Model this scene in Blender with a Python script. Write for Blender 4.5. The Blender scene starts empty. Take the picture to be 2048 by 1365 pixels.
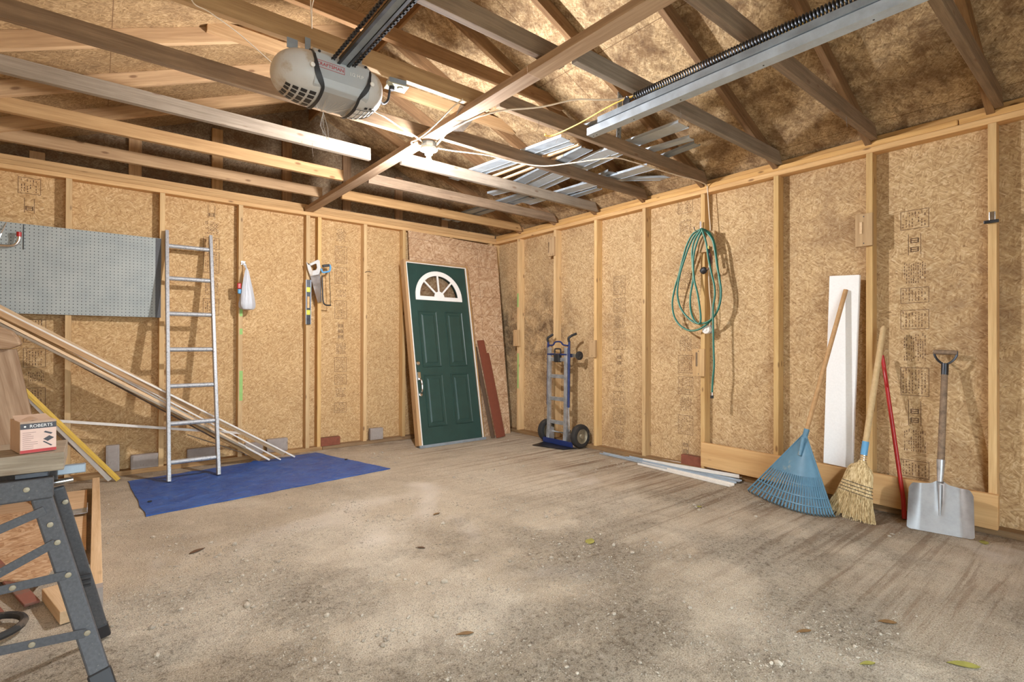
import bpy, math, random
from mathutils import Vector, Matrix
random.seed(7)
S = bpy.context.scene
COL = S.collection

# ------------------------------------------------------------------ camera, world, exposure
cam_d = bpy.data.cameras.new('camera'); cam = bpy.data.objects.new('camera', cam_d); COL.objects.link(cam)
cam_d.sensor_width = 36.0; cam_d.lens = 1024.6 / 2048 * 36.0
cam_d.clip_start = 0.02; cam_d.clip_end = 200
yaw, pitch, roll = 0.6816, 0.0045, 0.0026
fw = Vector((math.sin(yaw) * math.cos(pitch), math.cos(yaw) * math.cos(pitch), math.sin(pitch)))
rt = Vector((math.cos(yaw), -math.sin(yaw), 0)); up = rt.cross(fw)
r2 = rt * math.cos(roll) + up * math.sin(roll); u2 = -rt * math.sin(roll) + up * math.cos(roll)
cm = Matrix((r2, u2, -fw)).transposed().to_4x4(); cm.translation = Vector((-4.0388, -5.3214, 1.1041))
cam.matrix_world = cm
S.camera = cam
W = bpy.data.worlds.new('world'); S.world = W; W.use_nodes = True
WORLD_STRENGTH = 7.2
BULB_STRENGTH = 3450.0
W.node_tree.nodes['Background'].inputs[0].default_value = (0.77, 0.90, 1.0, 1)
W.node_tree.nodes['Background'].inputs[1].default_value = WORLD_STRENGTH
S.view_settings.view_transform = 'Standard'; S.view_settings.look = 'None'
S.view_settings.gamma = 1.0; S.view_settings.use_curve_mapping = False
S.view_settings.exposure = 0.36
try:
    S.cycles.use_denoising = True
    S.cycles.max_bounces = 12; S.cycles.diffuse_bounces = 8
    S.cycles.sample_clamp_indirect = 8
except Exception: pass

# ------------------------------------------------------------------ materials
def lin(c):
    return tuple(((v / 255) / 12.92 if v <= 10 else ((v / 255 + 0.055) / 1.055) ** 2.4) for v in c) + (1.0,)
class NT:
    def __init__(s, name):
        s.m = bpy.data.materials.new(name); s.m.use_nodes = True
        s.t = s.m.node_tree; s.n = s.t.nodes; s.b = s.n['Principled BSDF']
    def add(s, typ, **kw):
        n = s.n.new(typ)
        for k, v in kw.items():
            if hasattr(n, k): setattr(n, k, v)
        return n
    def link(s, a, b): s.t.links.new(a, b)
    def val(s, sock, v):
        if hasattr(v, 'is_linked') or hasattr(v, 'links'): s.link(v, sock)
        else: sock.default_value = v
    def math(s, op, a, b=0.0, c=None, clamp=False):
        n = s.add('ShaderNodeMath', operation=op, use_clamp=clamp)
        s.val(n.inputs[0], a); s.val(n.inputs[1], b)
        if c is not None: s.val(n.inputs[2], c)
        return n.outputs[0]
    def vmath(s, op, a, b=None):
        n = s.add('ShaderNodeVectorMath', operation=op); s.val(n.inputs[0], a)
        if b is not None: s.val(n.inputs[1], b)
        return n.outputs[0]
    def mix(s, f, a, b, mode='MIX'):
        n = s.n.new('ShaderNodeMix'); n.data_type = 'RGBA'; n.blend_type = mode
        s.val(n.inputs[0], f); s.val(n.inputs[6], a); s.val(n.inputs[7], b)
        return n.outputs[2]
    def noise(s, vec, scale, detail=4, rough=0.55, dist=0.0):
        n = s.add('ShaderNodeTexNoise'); s.link(vec, n.inputs['Vector'])
        n.inputs['Scale'].default_value = scale; n.inputs['Detail'].default_value = detail
        n.inputs['Roughness'].default_value = rough; n.inputs['Distortion'].default_value = dist
        return n.outputs['Fac'], n.outputs['Color']
    def ramp(s, f, stops, interp='LINEAR'):
        n = s.n.new('ShaderNodeValToRGB'); n.color_ramp.interpolation = interp
        e = n.color_ramp.elements
        while len(e) > 1: e.remove(e[-1])
        e[0].position = stops[0][0]; e[0].color = stops[0][1]
        for p, c in stops[1:]:
            k = e.new(p); k.color = c
        s.link(f, n.inputs[0]); return n.outputs[0]
    def mapr(s, f, a, b, c=0.0, d=1.0):
        n = s.add('ShaderNodeMapRange'); s.link(f, n.inputs[0])
        n.inputs[1].default_value = a; n.inputs[2].default_value = b; n.inputs[3].default_value = c; n.inputs[4].default_value = d
        return n.outputs[0]
    def bump(s, h, strength=0.3, dist=0.01):
        n = s.add('ShaderNodeBump'); n.inputs['Strength'].default_value = strength; n.inputs['Distance'].default_value = dist
        s.link(h, n.inputs['Height']); s.link(n.outputs[0], s.b.inputs['Normal'])
    def obj(s):
        return s.add('ShaderNodeTexCoord').outputs['Object']
    def rnd(s):
        return s.add('ShaderNodeObjectInfo').outputs['Random']

def plain(name, col, rough=0.5, metal=0.0, var=0.06, scale=25.0, emit=None, spec=None, dirt=None):
    """plain coloured surface with faint procedural mottling"""
    t = NT(name); c = lin(col) if max(col) > 1.0 else col + (1.0,)
    o = t.obj(); f, _ = t.noise(o, scale, 5)
    k = t.mapr(f, 0.3, 0.7, 1 - var, 1 + var)
    v = t.vmath('SCALE', c[:3]); n = v.node; n.inputs[0].default_value = c[:3]; t.link(k, n.inputs['Scale'])
    outc = v
    if dirt:
        g, _ = t.noise(o, dirt[1], 6, 0.65)
        outc = t.mix(t.mapr(g, dirt[2], dirt[2] + 0.08), v, lin(dirt[0]))
    t.link(outc, t.b.inputs['Base Color'])
    t.b.inputs['Roughness'].default_value = rough; t.b.inputs['Metallic'].default_value = metal
    if spec is not None: t.b.inputs['Specular IOR Level'].default_value = spec
    return t.m

def osb(name, plane='XZ', tones=None, chip=1.0, stain=0.25, staincol=(70, 48, 30), fleck=0.5, mould=0.0, seams=None, spots=(), mottle=0.0, seamcol=(72, 48, 30)):
    t = NT(name); o = t.obj(); sep = t.add('ShaderNodeSeparateXYZ'); t.link(o, sep.inputs[0])
    a, b = {'XZ': (0, 2), 'YZ': (1, 2), 'XY': (0, 1)}[plane]
    cmb = t.add('ShaderNodeCombineXYZ'); t.link(sep.outputs[a], cmb.inputs[0]); t.link(sep.outputs[b], cmb.inputs[1])
    uv = cmb.outputs[0]
    _, nc = t.noise(uv, 9.0, 3)
    warp = t.add('ShaderNodeVectorMath', operation='MULTIPLY_ADD'); t.link(nc, warp.inputs[0])
    warp.inputs[1].default_value = (0.02, 0.02, 0); t.link(uv, warp.inputs[2])
    uvw = warp.outputs[0]
    def layer(rot, sx, sy, off):
        mp = t.add('ShaderNodeMapping'); t.link(uvw, mp.inputs[0])
        mp.inputs['Rotation'].default_value = (0, 0, rot); mp.inputs['Location'].default_value = (off, off * .7, 0)
        sc = t.vmath('MULTIPLY', mp.outputs[0], (sx / chip, sy / chip, 1)); sc.node.inputs[1].default_value = (sx / chip, sy / chip, 1)
        v = t.add('ShaderNodeTexVoronoi', voronoi_dimensions='2D'); t.link(sc, v.inputs['Vector']); v.inputs['Scale'].default_value = 1.0
        s2 = t.add('ShaderNodeSeparateColor'); t.link(v.outputs['Color'], s2.inputs[0])
        return s2.outputs[0], v.outputs['Distance'], s2.outputs[1]
    L = [layer(0.3, 20, 105, 0.0), layer(1.45, 22, 112, 3.1), layer(2.5, 26, 118, 7.7), layer(0.95, 24, 120, 5.3)]
    # which orientation shows where
    sel = t.add('ShaderNodeTexVoronoi', voronoi_dimensions='2D'); t.link(uvw, sel.inputs['Vector']); sel.inputs['Scale'].default_value = 24.0 / chip
    ss = t.add('ShaderNodeSeparateColor'); t.link(sel.outputs['Color'], ss.inputs[0])
    v = L[0][0]; dd = L[0][1]
    for i, th in ((1, 0.28), (2, 0.52), (3, 0.76)):
        g = t.math('GREATER_THAN', ss.outputs[0], th)
        m = t.add('ShaderNodeMix'); t.link(g, m.inputs[0]); t.link(v, m.inputs[2]); t.link(L[i][0], m.inputs[3]); v = m.outputs[0]
        m = t.add('ShaderNodeMix'); t.link(g, m.inputs[0]); t.link(dd, m.inputs[2]); t.link(L[i][1], m.inputs[3]); dd = m.outputs[0]
    v = t.math('ADD', t.math('MULTIPLY', v, 0.62), t.math('MULTIPLY', L[2][2], 0.38))
    tones = tones or [(150, 106, 62), (184, 138, 88), (205, 162, 110), (222, 184, 134)]
    n = len(tones)
    st = [(0.0 if i == 0 else i / (n - 1) * 0.95 , lin(c)) for i, c in enumerate(tones)]
    f2, _ = t.noise(uvw, 60, 3)
    vv = t.math('MULTIPLY_ADD', f2, 0.6, t.math('MULTIPLY', v, 0.80)); vv = t.math('SUBTRACT', vv, 0.18)
    c = t.ramp(vv, st)
    big, _ = t.noise(uv, 1.7, 4, 0.6)
    c = t.mix(t.mapr(big, 0.35, 0.7, 0.0, 0.35), c, t.mix(0.55, c, lin(tones[0])))
    # dark flecks
    fl = t.add('ShaderNodeTexVoronoi', voronoi_dimensions='2D'); sc = t.add('ShaderNodeVectorMath', operation='MULTIPLY')
    t.link(uvw, sc.inputs[0]); sc.inputs[1].default_value = (38, 64, 1); t.link(sc.outputs[0], fl.inputs['Vector']); fl.inputs['Scale'].default_value = 1.0
    fs = t.add('ShaderNodeSeparateColor'); t.link(fl.outputs['Color'], fs.inputs[0])
    flm = t.math('MULTIPLY', t.math('GREATER_THAN', fs.outputs[2], 0.965), t.math('LESS_THAN', fl.outputs['Distance'], 0.30))
    c = t.mix(t.math('MULTIPLY', flm, fleck), c, lin((96, 64, 38)))
    if stain > 0:
        sn, _ = t.noise(uv, 1.3, 6, 0.68, 0.6)
        c = t.mix(t.mapr(sn, 0.5, 0.72, 0.0, stain), c, lin(staincol))
    if mould > 0:
        mn, _ = t.noise(uv, 2.4, 8, 0.72, 0.5)
        c = t.mix(t.mapr(mn, 0.58, 0.72, 0.0, mould), c, lin((58, 50, 44)))
        wn, _ = t.noise(uv, 3.7, 8, 0.75, 0.2)
        c = t.mix(t.mapr(wn, 0.64, 0.78, 0.0, mould * .6), c, lin((196, 186, 172)))
    if mottle > 0:
        m1, _ = t.noise(uv, 4.5, 9, 0.72, 0.3); m2, _ = t.noise(uv, 13, 7, 0.7)
        c = t.mix(t.math('MULTIPLY', t.mapr(m1, 0.46, 0.60), mottle, clamp=True), c, lin((112, 84, 58)))
        c = t.mix(t.math('MULTIPLY', t.mapr(m2, 0.50, 0.62), mottle * .6, clamp=True), c, lin((92, 70, 52)))
    for (sa, sb, rad, colr, amt) in spots:
        dx = t.math('MULTIPLY', t.math('SUBTRACT', sep.outputs[a], sa), 1.0 / rad); dy = t.math('MULTIPLY', t.math('SUBTRACT', sep.outputs[b], sb), 0.6 / rad)
        d2 = t.math('SQRT', t.math('ADD', t.math('MULTIPLY', dx, dx), t.math('MULTIPLY', dy, dy)))
        sn2, _ = t.noise(uv, 5.0, 8, 0.7, 0.4)
        k_ = t.math('MULTIPLY', t.mapr(d2, 1.0, 0.2), t.mapr(sn2, 0.40, 0.60), clamp=True)
        c = t.mix(t.math('MULTIPLY', k_, amt, clamp=True), c, lin(colr))
    if seams:
        for axis, period, off in seams:
            x = t.math('ADD', sep.outputs[axis], off); x = t.math('PINGPONG', x, period / 2)
            c = t.mix(t.math('LESS_THAN', x, 0.0018), c, lin(seamcol))
    t.link(c, t.b.inputs['Base Color']); t.b.inputs['Roughness'].default_value = 0.85
    t.b.inputs['Specular IOR Level'].default_value = 0.2
    t.bump(v, 0.08, 0.002)
    return t.m

def wood(name, c1, c2, grain=1.0, knots=0.6, rough=0.75, hue=0.12, dirt=0.0, dirtcol=(92, 76, 60)):
    """sawn timber, grain along the board's own X axis"""
    t = NT(name); o = t.obj(); r = t.rnd()
    off = t.add('ShaderNodeCombineXYZ'); t.link(t.math('MULTIPLY', r, 37.0), off.inputs[0]); t.link(t.math('MULTIPLY', r, 11.0), off.inputs[1]); t.link(t.math('MULTIPLY', r, 5.0), off.inputs[2])
    p = t.vmath('ADD', o, off.outputs[0])
    _, wc = t.noise(p, 2.2, 2)
    w = t.add('ShaderNodeVectorMath', operation='MULTIPLY_ADD'); t.link(wc, w.inputs[0]); w.inputs[1].default_value = (0, 0.02, 0.02); t.link(p, w.inputs[2])
    st = t.add('ShaderNodeVectorMath', operation='MULTIPLY'); t.link(w.outputs[0], st.inputs[0]); st.inputs[1].default_value = (2.2 * grain, 42 * grain, 42 * grain)
    g, _ = t.noise(st.outputs[0], 1.0, 4, 0.6)
    st2 = t.add('ShaderNodeVectorMath', operation='MULTIPLY'); t.link(p, st2.inputs[0]); st2.inputs[1].default_value = (9, 260, 260)
    g2, _ = t.noise(st2.outputs[0], 1.0, 2, 0.5)
    f = t.math('MULTIPLY_ADD', g2, 0.3, t.math('MULTIPLY', g, 0.8))
    c = t.ramp(f, [(0.32, lin(c2)), (0.52, lin(tuple((a + b) / 2 for a, b in zip(c1, c2)))), (0.72, lin(c1))])
    if knots > 0:
        kv = t.add('ShaderNodeTexVoronoi'); ks = t.add('ShaderNodeVectorMath', operation='MULTIPLY'); t.link(w.outputs[0], ks.inputs[0]); ks.inputs[1].default_value = (6.5, 17, 17)
        t.link(ks.outputs[0], kv.inputs['Vector']); kv.inputs['Scale'].default_value = 1.0
        kc = t.add('ShaderNodeSeparateColor'); t.link(kv.outputs['Color'], kc.inputs[0])
        km = t.math('MULTIPLY', t.mapr(kv.outputs['Distance'], 0.20, 0.10, 0.0, 1.0), t.math('GREATER_THAN', kc.outputs[0], 0.62))
        c = t.mix(t.math('MULTIPLY', km, knots), c, lin((104, 66, 38)))
    hs = t.add('ShaderNodeHueSaturation'); t.link(c, hs.inputs['Color'])
    t.link(t.mapr(r, 0, 1, 1 - hue * 1.4, 1 + hue), hs.inputs['Value']); t.link(t.mapr(t.math('FRACT', t.math('MULTIPLY', r, 7.3)), 0, 1, 0.9, 1.04), hs.inputs['Saturation'])
    c = hs.outputs[0]
    if dirt > 0:
        dn, _ = t.noise(p, 3.0, 7, 0.7)
        c = t.mix(t.mapr(dn, 0.45, 0.7, 0.0, dirt), c, lin(dirtcol))
    t.link(c, t.b.inputs['Base Color']); t.b.inputs['Roughness'].default_value = rough
    t.b.inputs['Specular IOR Level'].default_value = 0.25
    t.bump(g, 0.15, 0.002)
    return t.m

def metal(name, col, rough=0.4, streak=0.12, met=0.85):
    t = NT(name); o = t.obj(); f, _ = t.noise(o, 14, 6, 0.7)
    a = lin(tuple(v * (1 - streak) for v in col)); b = lin(tuple(min(255, v * (1 + streak)) for v in col))
    t.link(t.ramp(f, [(0.35, a), (0.65, b)]), t.b.inputs['Base Color'])
    t.link(t.mapr(f, 0.3, 0.7, rough * .8, rough * 1.25), t.b.inputs['Roughness']); t.b.inputs['Metallic'].default_value = met
    return t.m

def floor_mat():
    t = NT('dusty_concrete'); o = t.obj()
    sep = t.add('ShaderNodeSeparateXYZ'); t.link(o, sep.inputs[0])
    n1, _ = t.noise(o, 0.9, 6, 0.62, 0.4); n2, _ = t.noise(o, 7, 6, 0.7); n3, _ = t.noise(o, 55, 4, 0.7); n4, _ = t.noise(o, 190, 2, 0.6)
    c = t.ramp(n1, [(0.36, lin((166, 151, 128))), (0.5, lin((194, 179, 155))), (0.64, lin((214, 202, 180)))])
    c = t.mix(t.mapr(n2, 0.42, 0.68, 0.0, 0.4), c, lin((152, 138, 122)))
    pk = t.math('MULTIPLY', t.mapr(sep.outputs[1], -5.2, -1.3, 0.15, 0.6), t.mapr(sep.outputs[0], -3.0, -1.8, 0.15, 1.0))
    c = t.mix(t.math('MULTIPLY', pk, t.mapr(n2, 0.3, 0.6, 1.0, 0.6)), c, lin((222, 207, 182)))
    # gritty patches
    gm, _ = t.noise(o, 1.6, 4, 0.6)
    grit = t.mapr(gm, 0.42, 0.6)
    gy = t.mapr(sep.outputs[1], -2.2, -3.2, 0.25, 1.0)
    grit = t.math('MULTIPLY', grit, gy, clamp=True)
    c = t.mix(t.math('MULTIPLY', t.mapr(n3, 0.52, 0.66), t.math('MULTIPLY_ADD', grit, 0.75, 0.25)), c, lin((112, 98, 82)))
    c = t.mix(t.math('MULTIPLY', t.mapr(n4, 0.56, 0.66), 0.6), c, lin((226, 214, 196)))
    c = t.mix(t.math('MULTIPLY', t.mapr(n4, 0.45, 0.36), 0.65), c, lin((96, 82, 68)))
    n5, _ = t.noise(o, 30, 8, 0.72, 0.6)
    c = t.mix(t.math('MULTIPLY', t.mapr(n5, 0.54, 0.64), t.math('MULTIPLY_ADD', grit, 0.6, 0.15), clamp=True), c, lin((128, 112, 92)))
    c = t.mix(t.math('MULTIPLY', t.mapr(n5, 0.44, 0.34), t.math('MULTIPLY_ADD', grit, 0.55, 0.15), clamp=True), c, lin((218, 206, 188)))
    # broomed ridges across the slab toward the right wall
    wv = t.add('ShaderNodeVectorMath', operation='MULTIPLY'); t.link(o, wv.inputs[0]); wv.inputs[1].default_value = (0.8, 19, 1)
    rn, _ = t.noise(wv.outputs[0], 1.0, 5, 0.62, 0.25)
    rm = t.math('MULTIPLY', t.mapr(sep.outputs[0], -2.2, -0.8), t.mapr(n1, 0.35, 0.6, 1.0, 0.45), clamp=True)
    c = t.mix(t.math('MULTIPLY', t.mapr(rn, 0.53, 0.60), t.math('MULTIPLY', rm, 0.75)), c, lin((126, 102, 80)))
    c = t.mix(t.math('MULTIPLY', t.mapr(rn, 0.46, 0.38), t.math('MULTIPLY', rm, 0.55)), c, lin((222, 208, 186)))
    # brown stains along the right side
    bs, _ = t.noise(o, 1.4, 5, 0.65, 0.5)
    bm = t.math('MULTIPLY', t.mapr(bs, 0.46, 0.66), t.mapr(sep.outputs[0], -1.7, -0.4, 0.0, 0.4), clamp=True)
    c = t.mix(bm, c, lin((160, 128, 98)))
    # dirt gathered along the walls
    e = t.math('MAXIMUM', t.mapr(sep.outputs[0], -0.22, 0.02), t.mapr(sep.outputs[1], -0.3, 0.0))
    e = t.math('MULTIPLY', e, t.mapr(n2, 0.40, 0.62, 0.0, 0.9))
    c = t.mix(t.math('MULTIPLY', e, 0.6), c, lin((110, 92, 74)))
    # white plaster dust
    wn, _ = t.noise(o, 1.15, 3, 0.5, 0.8)
    c = t.mix(t.mapr(wn, 0.62, 0.74, 0.0, 0.55), c, lin((226, 216, 202)))
    t.link(c, t.b.inputs['Base Color']); t.b.inputs['Roughness'].default_value = 0.92; t.b.inputs['Specular IOR Level'].default_value = 0.2
    h = t.math('MULTIPLY_ADD', n3, 0.45, t.math('MULTIPLY', n4, 0.2)); h = t.math('MULTIPLY_ADD', t.math('MULTIPLY', n5, t.math('MULTIPLY_ADD', grit, 0.8, 0.2)), 1.5, h); h = t.math('MULTIPLY_ADD', t.math('MULTIPLY', rn, rm), -1.6, h)
    t.bump(h, 1.0, 0.022)
    return t.m

M = {}
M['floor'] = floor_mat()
M['osb_back'] = osb('osb_back', 'XZ', [(150, 114, 74), (186, 150, 104), (206, 172, 124), (226, 198, 154)], chip=.72, stain=0.12, fleck=.28)
M['osb_right'] = osb('osb_right', 'YZ', [(144, 112, 78), (182, 150, 108), (206, 176, 132), (226, 202, 162)], chip=.76, fleck=.35, stain=0.4, staincol=(110, 76, 50), mould=0.12, spots=[(-.9, 1.15, .55, (74, 50, 34), .85), (-.2, 1.2, .45, (60, 50, 42), .8), (-4.75, 1.4, .5, (110, 78, 58), .5), (-3.9, 1.9, .5, (120, 88, 66), .4)])
M['osb_roof'] = osb('osb_roof', 'XY', [(126, 102, 74), (174, 146, 108), (204, 176, 134), (228, 204, 164)], chip=.6, stain=0.4, staincol=(112, 82, 58), mould=0.65, mottle=0.75, seamcol=(100, 74, 50), seams=[(0, 1.31, 0.05), (1, 2.44, 0.2)])
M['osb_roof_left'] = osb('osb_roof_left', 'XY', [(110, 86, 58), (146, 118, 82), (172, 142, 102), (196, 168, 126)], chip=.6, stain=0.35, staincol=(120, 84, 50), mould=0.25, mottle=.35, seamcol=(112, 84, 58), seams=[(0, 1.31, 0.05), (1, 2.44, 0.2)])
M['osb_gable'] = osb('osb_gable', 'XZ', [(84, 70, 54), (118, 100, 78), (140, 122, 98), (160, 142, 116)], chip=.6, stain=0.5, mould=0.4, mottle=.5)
M['osb_sheet'] = osb('osb_sheet', 'XY', [(136, 100, 72), (186, 148, 112), (208, 174, 138), (226, 200, 168)], chip=1.5, stain=0.1, fleck=0.3, seams=[(1, 0.61, 0.1), (1, 0.61, 0.33), (0, 1.2, .25)], seamcol=(128, 94, 68))
M['stud'] = wood('stud_wood', (222, 188, 132), (192, 152, 98), knots=0.7)
M['plate'] = wood('plate_wood', (220, 178, 120), (186, 142, 88), knots=0.7)
M['joist_new'] = wood('joist_new', (194, 158, 112), (158, 122, 82), knots=0.7)
M['joist_old'] = wood('joist_old', (150, 126, 100), (108, 88, 68), knots=0.5, dirt=0.4, dirtcol=(104, 86, 70))
M['joist_grey'] = wood('joist_grey', (158, 144, 126), (122, 108, 92), knots=0.6, dirt=0.2)
M['rafter'] = wood('rafter_wood', (160, 124, 86), (116, 86, 56), knots=0.5, dirt=0.3, dirtcol=(84, 62, 44))
M['brace'] = wood('brace_wood', (188, 160, 130), (150, 120, 92), knots=0.4)
M['block'] = wood('block_wood', (210, 176, 128), (182, 144, 98), knots=0.4)
M['bottom'] = wood('bottom_plate_wood', (176, 142, 100), (128, 98, 66), knots=0.4, dirt=0.5, dirtcol=(116, 98, 78))
M['board'] = wood('wide_board_wood', (214, 176, 124), (190, 148, 98), knots=0.3, grain=0.5)
M['plyface'] = wood('plywood_face', (206, 176, 140), (180, 146, 110), knots=0.2, grain=0.5)
M['weathered'] = wood('weathered_wood', (170, 156, 136), (122, 108, 90), knots=0.4, dirt=0.3)
M['pine_pale'] = wood('pale_pine', (228, 198, 158), (200, 164, 120), knots=0.2)
M['pine_tan'] = wood('tan_pine', (200, 162, 114), (164, 124, 80), knots=0.4)
M['oak'] = wood('driftwood', (204, 176, 144), (150, 118, 88), knots=0.1, grain=0.6)
M['handle'] = wood('handle_wood', (196, 158, 114), (168, 130, 88), knots=0.0)
M['handle_pale'] = wood('handle_pale', (226, 196, 148), (206, 172, 122), knots=0.0)
M['handle_grey'] = wood('handle_grey', (150, 128, 106), (104, 88, 74), knots=0.0)
M['white_paint'] = plain('white_paint', (226, 220, 210), 0.5)
M['galv'] = metal('galvanised', (150, 160, 168), 0.5, 0.06, met=0.5)
M['galv_bright'] = metal('galvanised_bright', (184, 196, 206), 0.45, 0.05, met=0.45)
M['alu'] = metal('aluminium', (186, 188, 190), 0.42, met=0.7)
M['shovel_alu'] = metal('shovel_aluminium', (160, 159, 158), 0.5, 0.06, met=0.7)
M['steel_dark'] = metal('dark_steel', (70, 72, 76), 0.4)
M['chrome'] = metal('chrome', (215, 215, 215), 0.18, 0.05, 1.0)
M['black'] = plain('black_plastic', (38, 38, 40), 0.5)
M['rubber'] = plain('black_rubber', (46, 44, 42), 0.8, dirt=((96, 84, 72), 12, 0.58))
M['bench_grey'] = plain('dusty_grey_paint', (74, 74, 76), 0.55, var=0.2, scale=120, dirt=((112, 108, 102), 160, 0.62))
M['navy'] = plain('navy_paint', (32, 48, 100), 0.4, dirt=((120, 110, 96), 18, 0.66))
M['opener'] = plain('grey_plastic', (196, 194, 190), 0.45, var=0.02, dirt=((178, 164, 146), 5, 0.56))
M['opener_mid'] = plain('grey_panel', (176, 180, 182), 0.4, var=0.02)
M['white'] = plain('white_plastic', (238, 236, 230), 0.5, var=0.02)
M['foam'] = plain('white_foam', (244, 243, 240), 0.9, var=0.03, scale=90)
M['wire'] = plain('cream_cable', (224, 208, 184), 0.6)
M['yellow_wire'] = plain('yellow_cord', (222, 184, 74), 0.6)
M['green'] = plain('green_door_paint', (38, 66, 60), 0.42, var=0.12, scale=9, dirt=((86, 104, 98), 7, 0.66))
M['rust_board'] = plain('rust_red_siding', (122, 64, 44), 0.6)
M['dark_board'] = plain('dark_edge', (92, 72, 54), 0.7)
M['brick'] = plain('red_brick', (132, 76, 56), 0.9, var=0.15, dirt=((110, 72, 56), 20, 0.6))
M['foam_grey'] = plain('grey_insulation', (160, 150, 142), 0.9, var=0.1, dirt=((132, 120, 112), 14, 0.6))
M['blue_rake'] = plain('blue_rake_plastic', (92, 132, 154), 0.45, var=0.08, dirt=((140, 150, 146), 12, 0.62))
M['straw'] = wood('broom_straw', (226, 196, 130), (176, 142, 78), knots=0, grain=2.0)
M['thread'] = plain('black_thread', (46, 44, 50), 0.8)
M['red'] = plain('red_paint', (176, 34, 34), 0.35)
M['hose'] = plain('green_hose', (18, 100, 88), 0.4, var=0.1)
M['hose_stripe'] = plain('pale_green_stripe', (150, 190, 160), 0.5)
M['tarp'] = None
M['yellow'] = plain('yellow_strip', (218, 182, 80), 0.4)
M['red_label'] = plain('red_print', (186, 48, 44), 0.5)
M['cardboard'] = plain('cardboard', (186, 158, 134), 0.8)
M['pinkish'] = plain('label_paper', (226, 194, 178), 0.7)
M['print'] = plain('grey_print', (72, 70, 74), 0.6)
M['ink'] = plain('black_ink', (112, 84, 60), 0.85)
M['blue_print'] = plain('blue_print', (96, 160, 204), 0.5)
M['green_tape'] = plain('lime_paint', (150, 190, 110), 0.7)
M['grass'] = plain('leaf_yellow', (150, 144, 70), 0.7, var=0.2)
M['leaf_brown'] = plain('leaf_brown', (128, 96, 56), 0.8, var=0.2)
M['bark'] = plain('bark_brown', (98, 70, 46), 0.9, var=0.2)
M['stone'] = plain('grit', (172, 160, 142), 0.95, var=0.25, scale=6)
def web_mat():
    t = NT('cobweb_mesh'); t.b.inputs['Base Color'].default_value = lin((120, 112, 104)); t.b.inputs['Roughness'].default_value = 1.0
    o = t.obj(); v = t.add('ShaderNodeTexVoronoi', feature='DISTANCE_TO_EDGE'); t.link(o, v.inputs['Vector']); v.inputs['Scale'].default_value = 160
    t.link(t.mapr(v.outputs['Distance'], 0.06, 0.12, 0.75, 0.25), t.b.inputs['Alpha']); return t.m
M['web'] = web_mat()
M['cobweb'] = plain('cobweb_grey', (126, 116, 106), 0.9)
M['brass'] = metal('brass', (196, 160, 96), 0.35)
M['cream'] = plain('cream_plate', (176, 172, 146), 0.5)
M['web_white'] = plain('pale_web', (206, 200, 192), 0.9)
M['print_soft'] = plain('soft_print', (168, 134, 124), 0.7)
M['vial'] = plain('lime_plastic', (204, 206, 70), 0.4)
M['rim'] = metal('dusty_rim', (150, 140, 118), 0.5, met=0.5)
M['terracotta'] = plain('terracotta', (134, 84, 70), 0.85, dirt=((118, 92, 78), 8, 0.52))
M['ground'] = plain('driveway_gravel', (188, 184, 176), 0.95)

def tarp_mat():
    t = NT('blue_tarp'); o = t.obj(); f, _ = t.noise(o, 5, 6, 0.65); g, _ = t.noise(o, 22, 5, 0.7)
    c = t.ramp(f, [(0.35, lin((34, 72, 144))), (0.6, lin((52, 94, 166)))])
    c = t.mix(t.mapr(g, 0.54, 0.68, 0.0, 0.4), c, lin((124, 134, 158)))
    t.link(c, t.b.inputs['Base Color']); t.b.inputs['Roughness'].default_value = 0.45
    cr, _ = t.noise(o, 7, 6, 0.65, 1.6); t.bump(cr, 0.9, 0.03)
    return t.m
M['tarp'] = tarp_mat()
def peg_mat():
    t = NT('grey_pegboard'); o = t.obj(); sep = t.add('ShaderNodeSeparateXYZ'); t.link(o, sep.inputs[0])
    P = 0.0254
    def cell(s):
        return t.math('SUBTRACT', t.math('PINGPONG', t.math('ADD', s, P * 40), P / 2), 0.0)
    dx = cell(sep.outputs[0]); dz = cell(sep.outputs[2])
    d = t.math('SQRT', t.math('ADD', t.math('MULTIPLY', dx, dx), t.math('MULTIPLY', dz, dz)))
    hole = t.math('LESS_THAN', d, 0.0034)
    n, _ = t.noise(o, 6, 5)
    c = t.ramp(n, [(0.35, lin((150, 158, 156))), (0.65, lin((166, 172, 168)))])
    c = t.mix(hole, c, lin((48, 50, 50)))
    t.link(c, t.b.inputs['Base Color']); t.b.inputs['Roughness'].default_value = 0.55
    return t.m
M['peg'] = peg_mat()
def ladder_mat():
    t = NT('paint_spattered_aluminium'); o = t.obj(); f, _ = t.noise(o, 70, 5, 0.7)
    c = t.ramp(f, [(0.34, lin((112, 110, 108))), (0.40, lin((164, 165, 166))), (0.6, lin((184, 185, 186)))])
    t.link(c, t.b.inputs['Base Color']); t.b.inputs['Metallic'].default_value = 0.35; t.b.inputs['Roughness'].default_value = 0.45
    return t.m
M['ladder'] = ladder_mat()
def straw_mat():
    t = NT('broom_corn'); o = t.obj(); s = t.add('ShaderNodeVectorMath', operation='MULTIPLY'); t.link(o, s.inputs[0]); s.inputs[1].default_value = (130, 130, 5)
    f, _ = t.noise(s.outputs[0], 1, 3); c = t.ramp(f, [(0.35, lin((150, 124, 80))), (0.5, lin((200, 174, 126))), (0.66, lin((228, 208, 162)))])
    t.link(c, t.b.inputs['Base Color']); t.b.inputs['Roughness'].default_value = 0.85; return t.m
M['straw'] = straw_mat()
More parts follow.
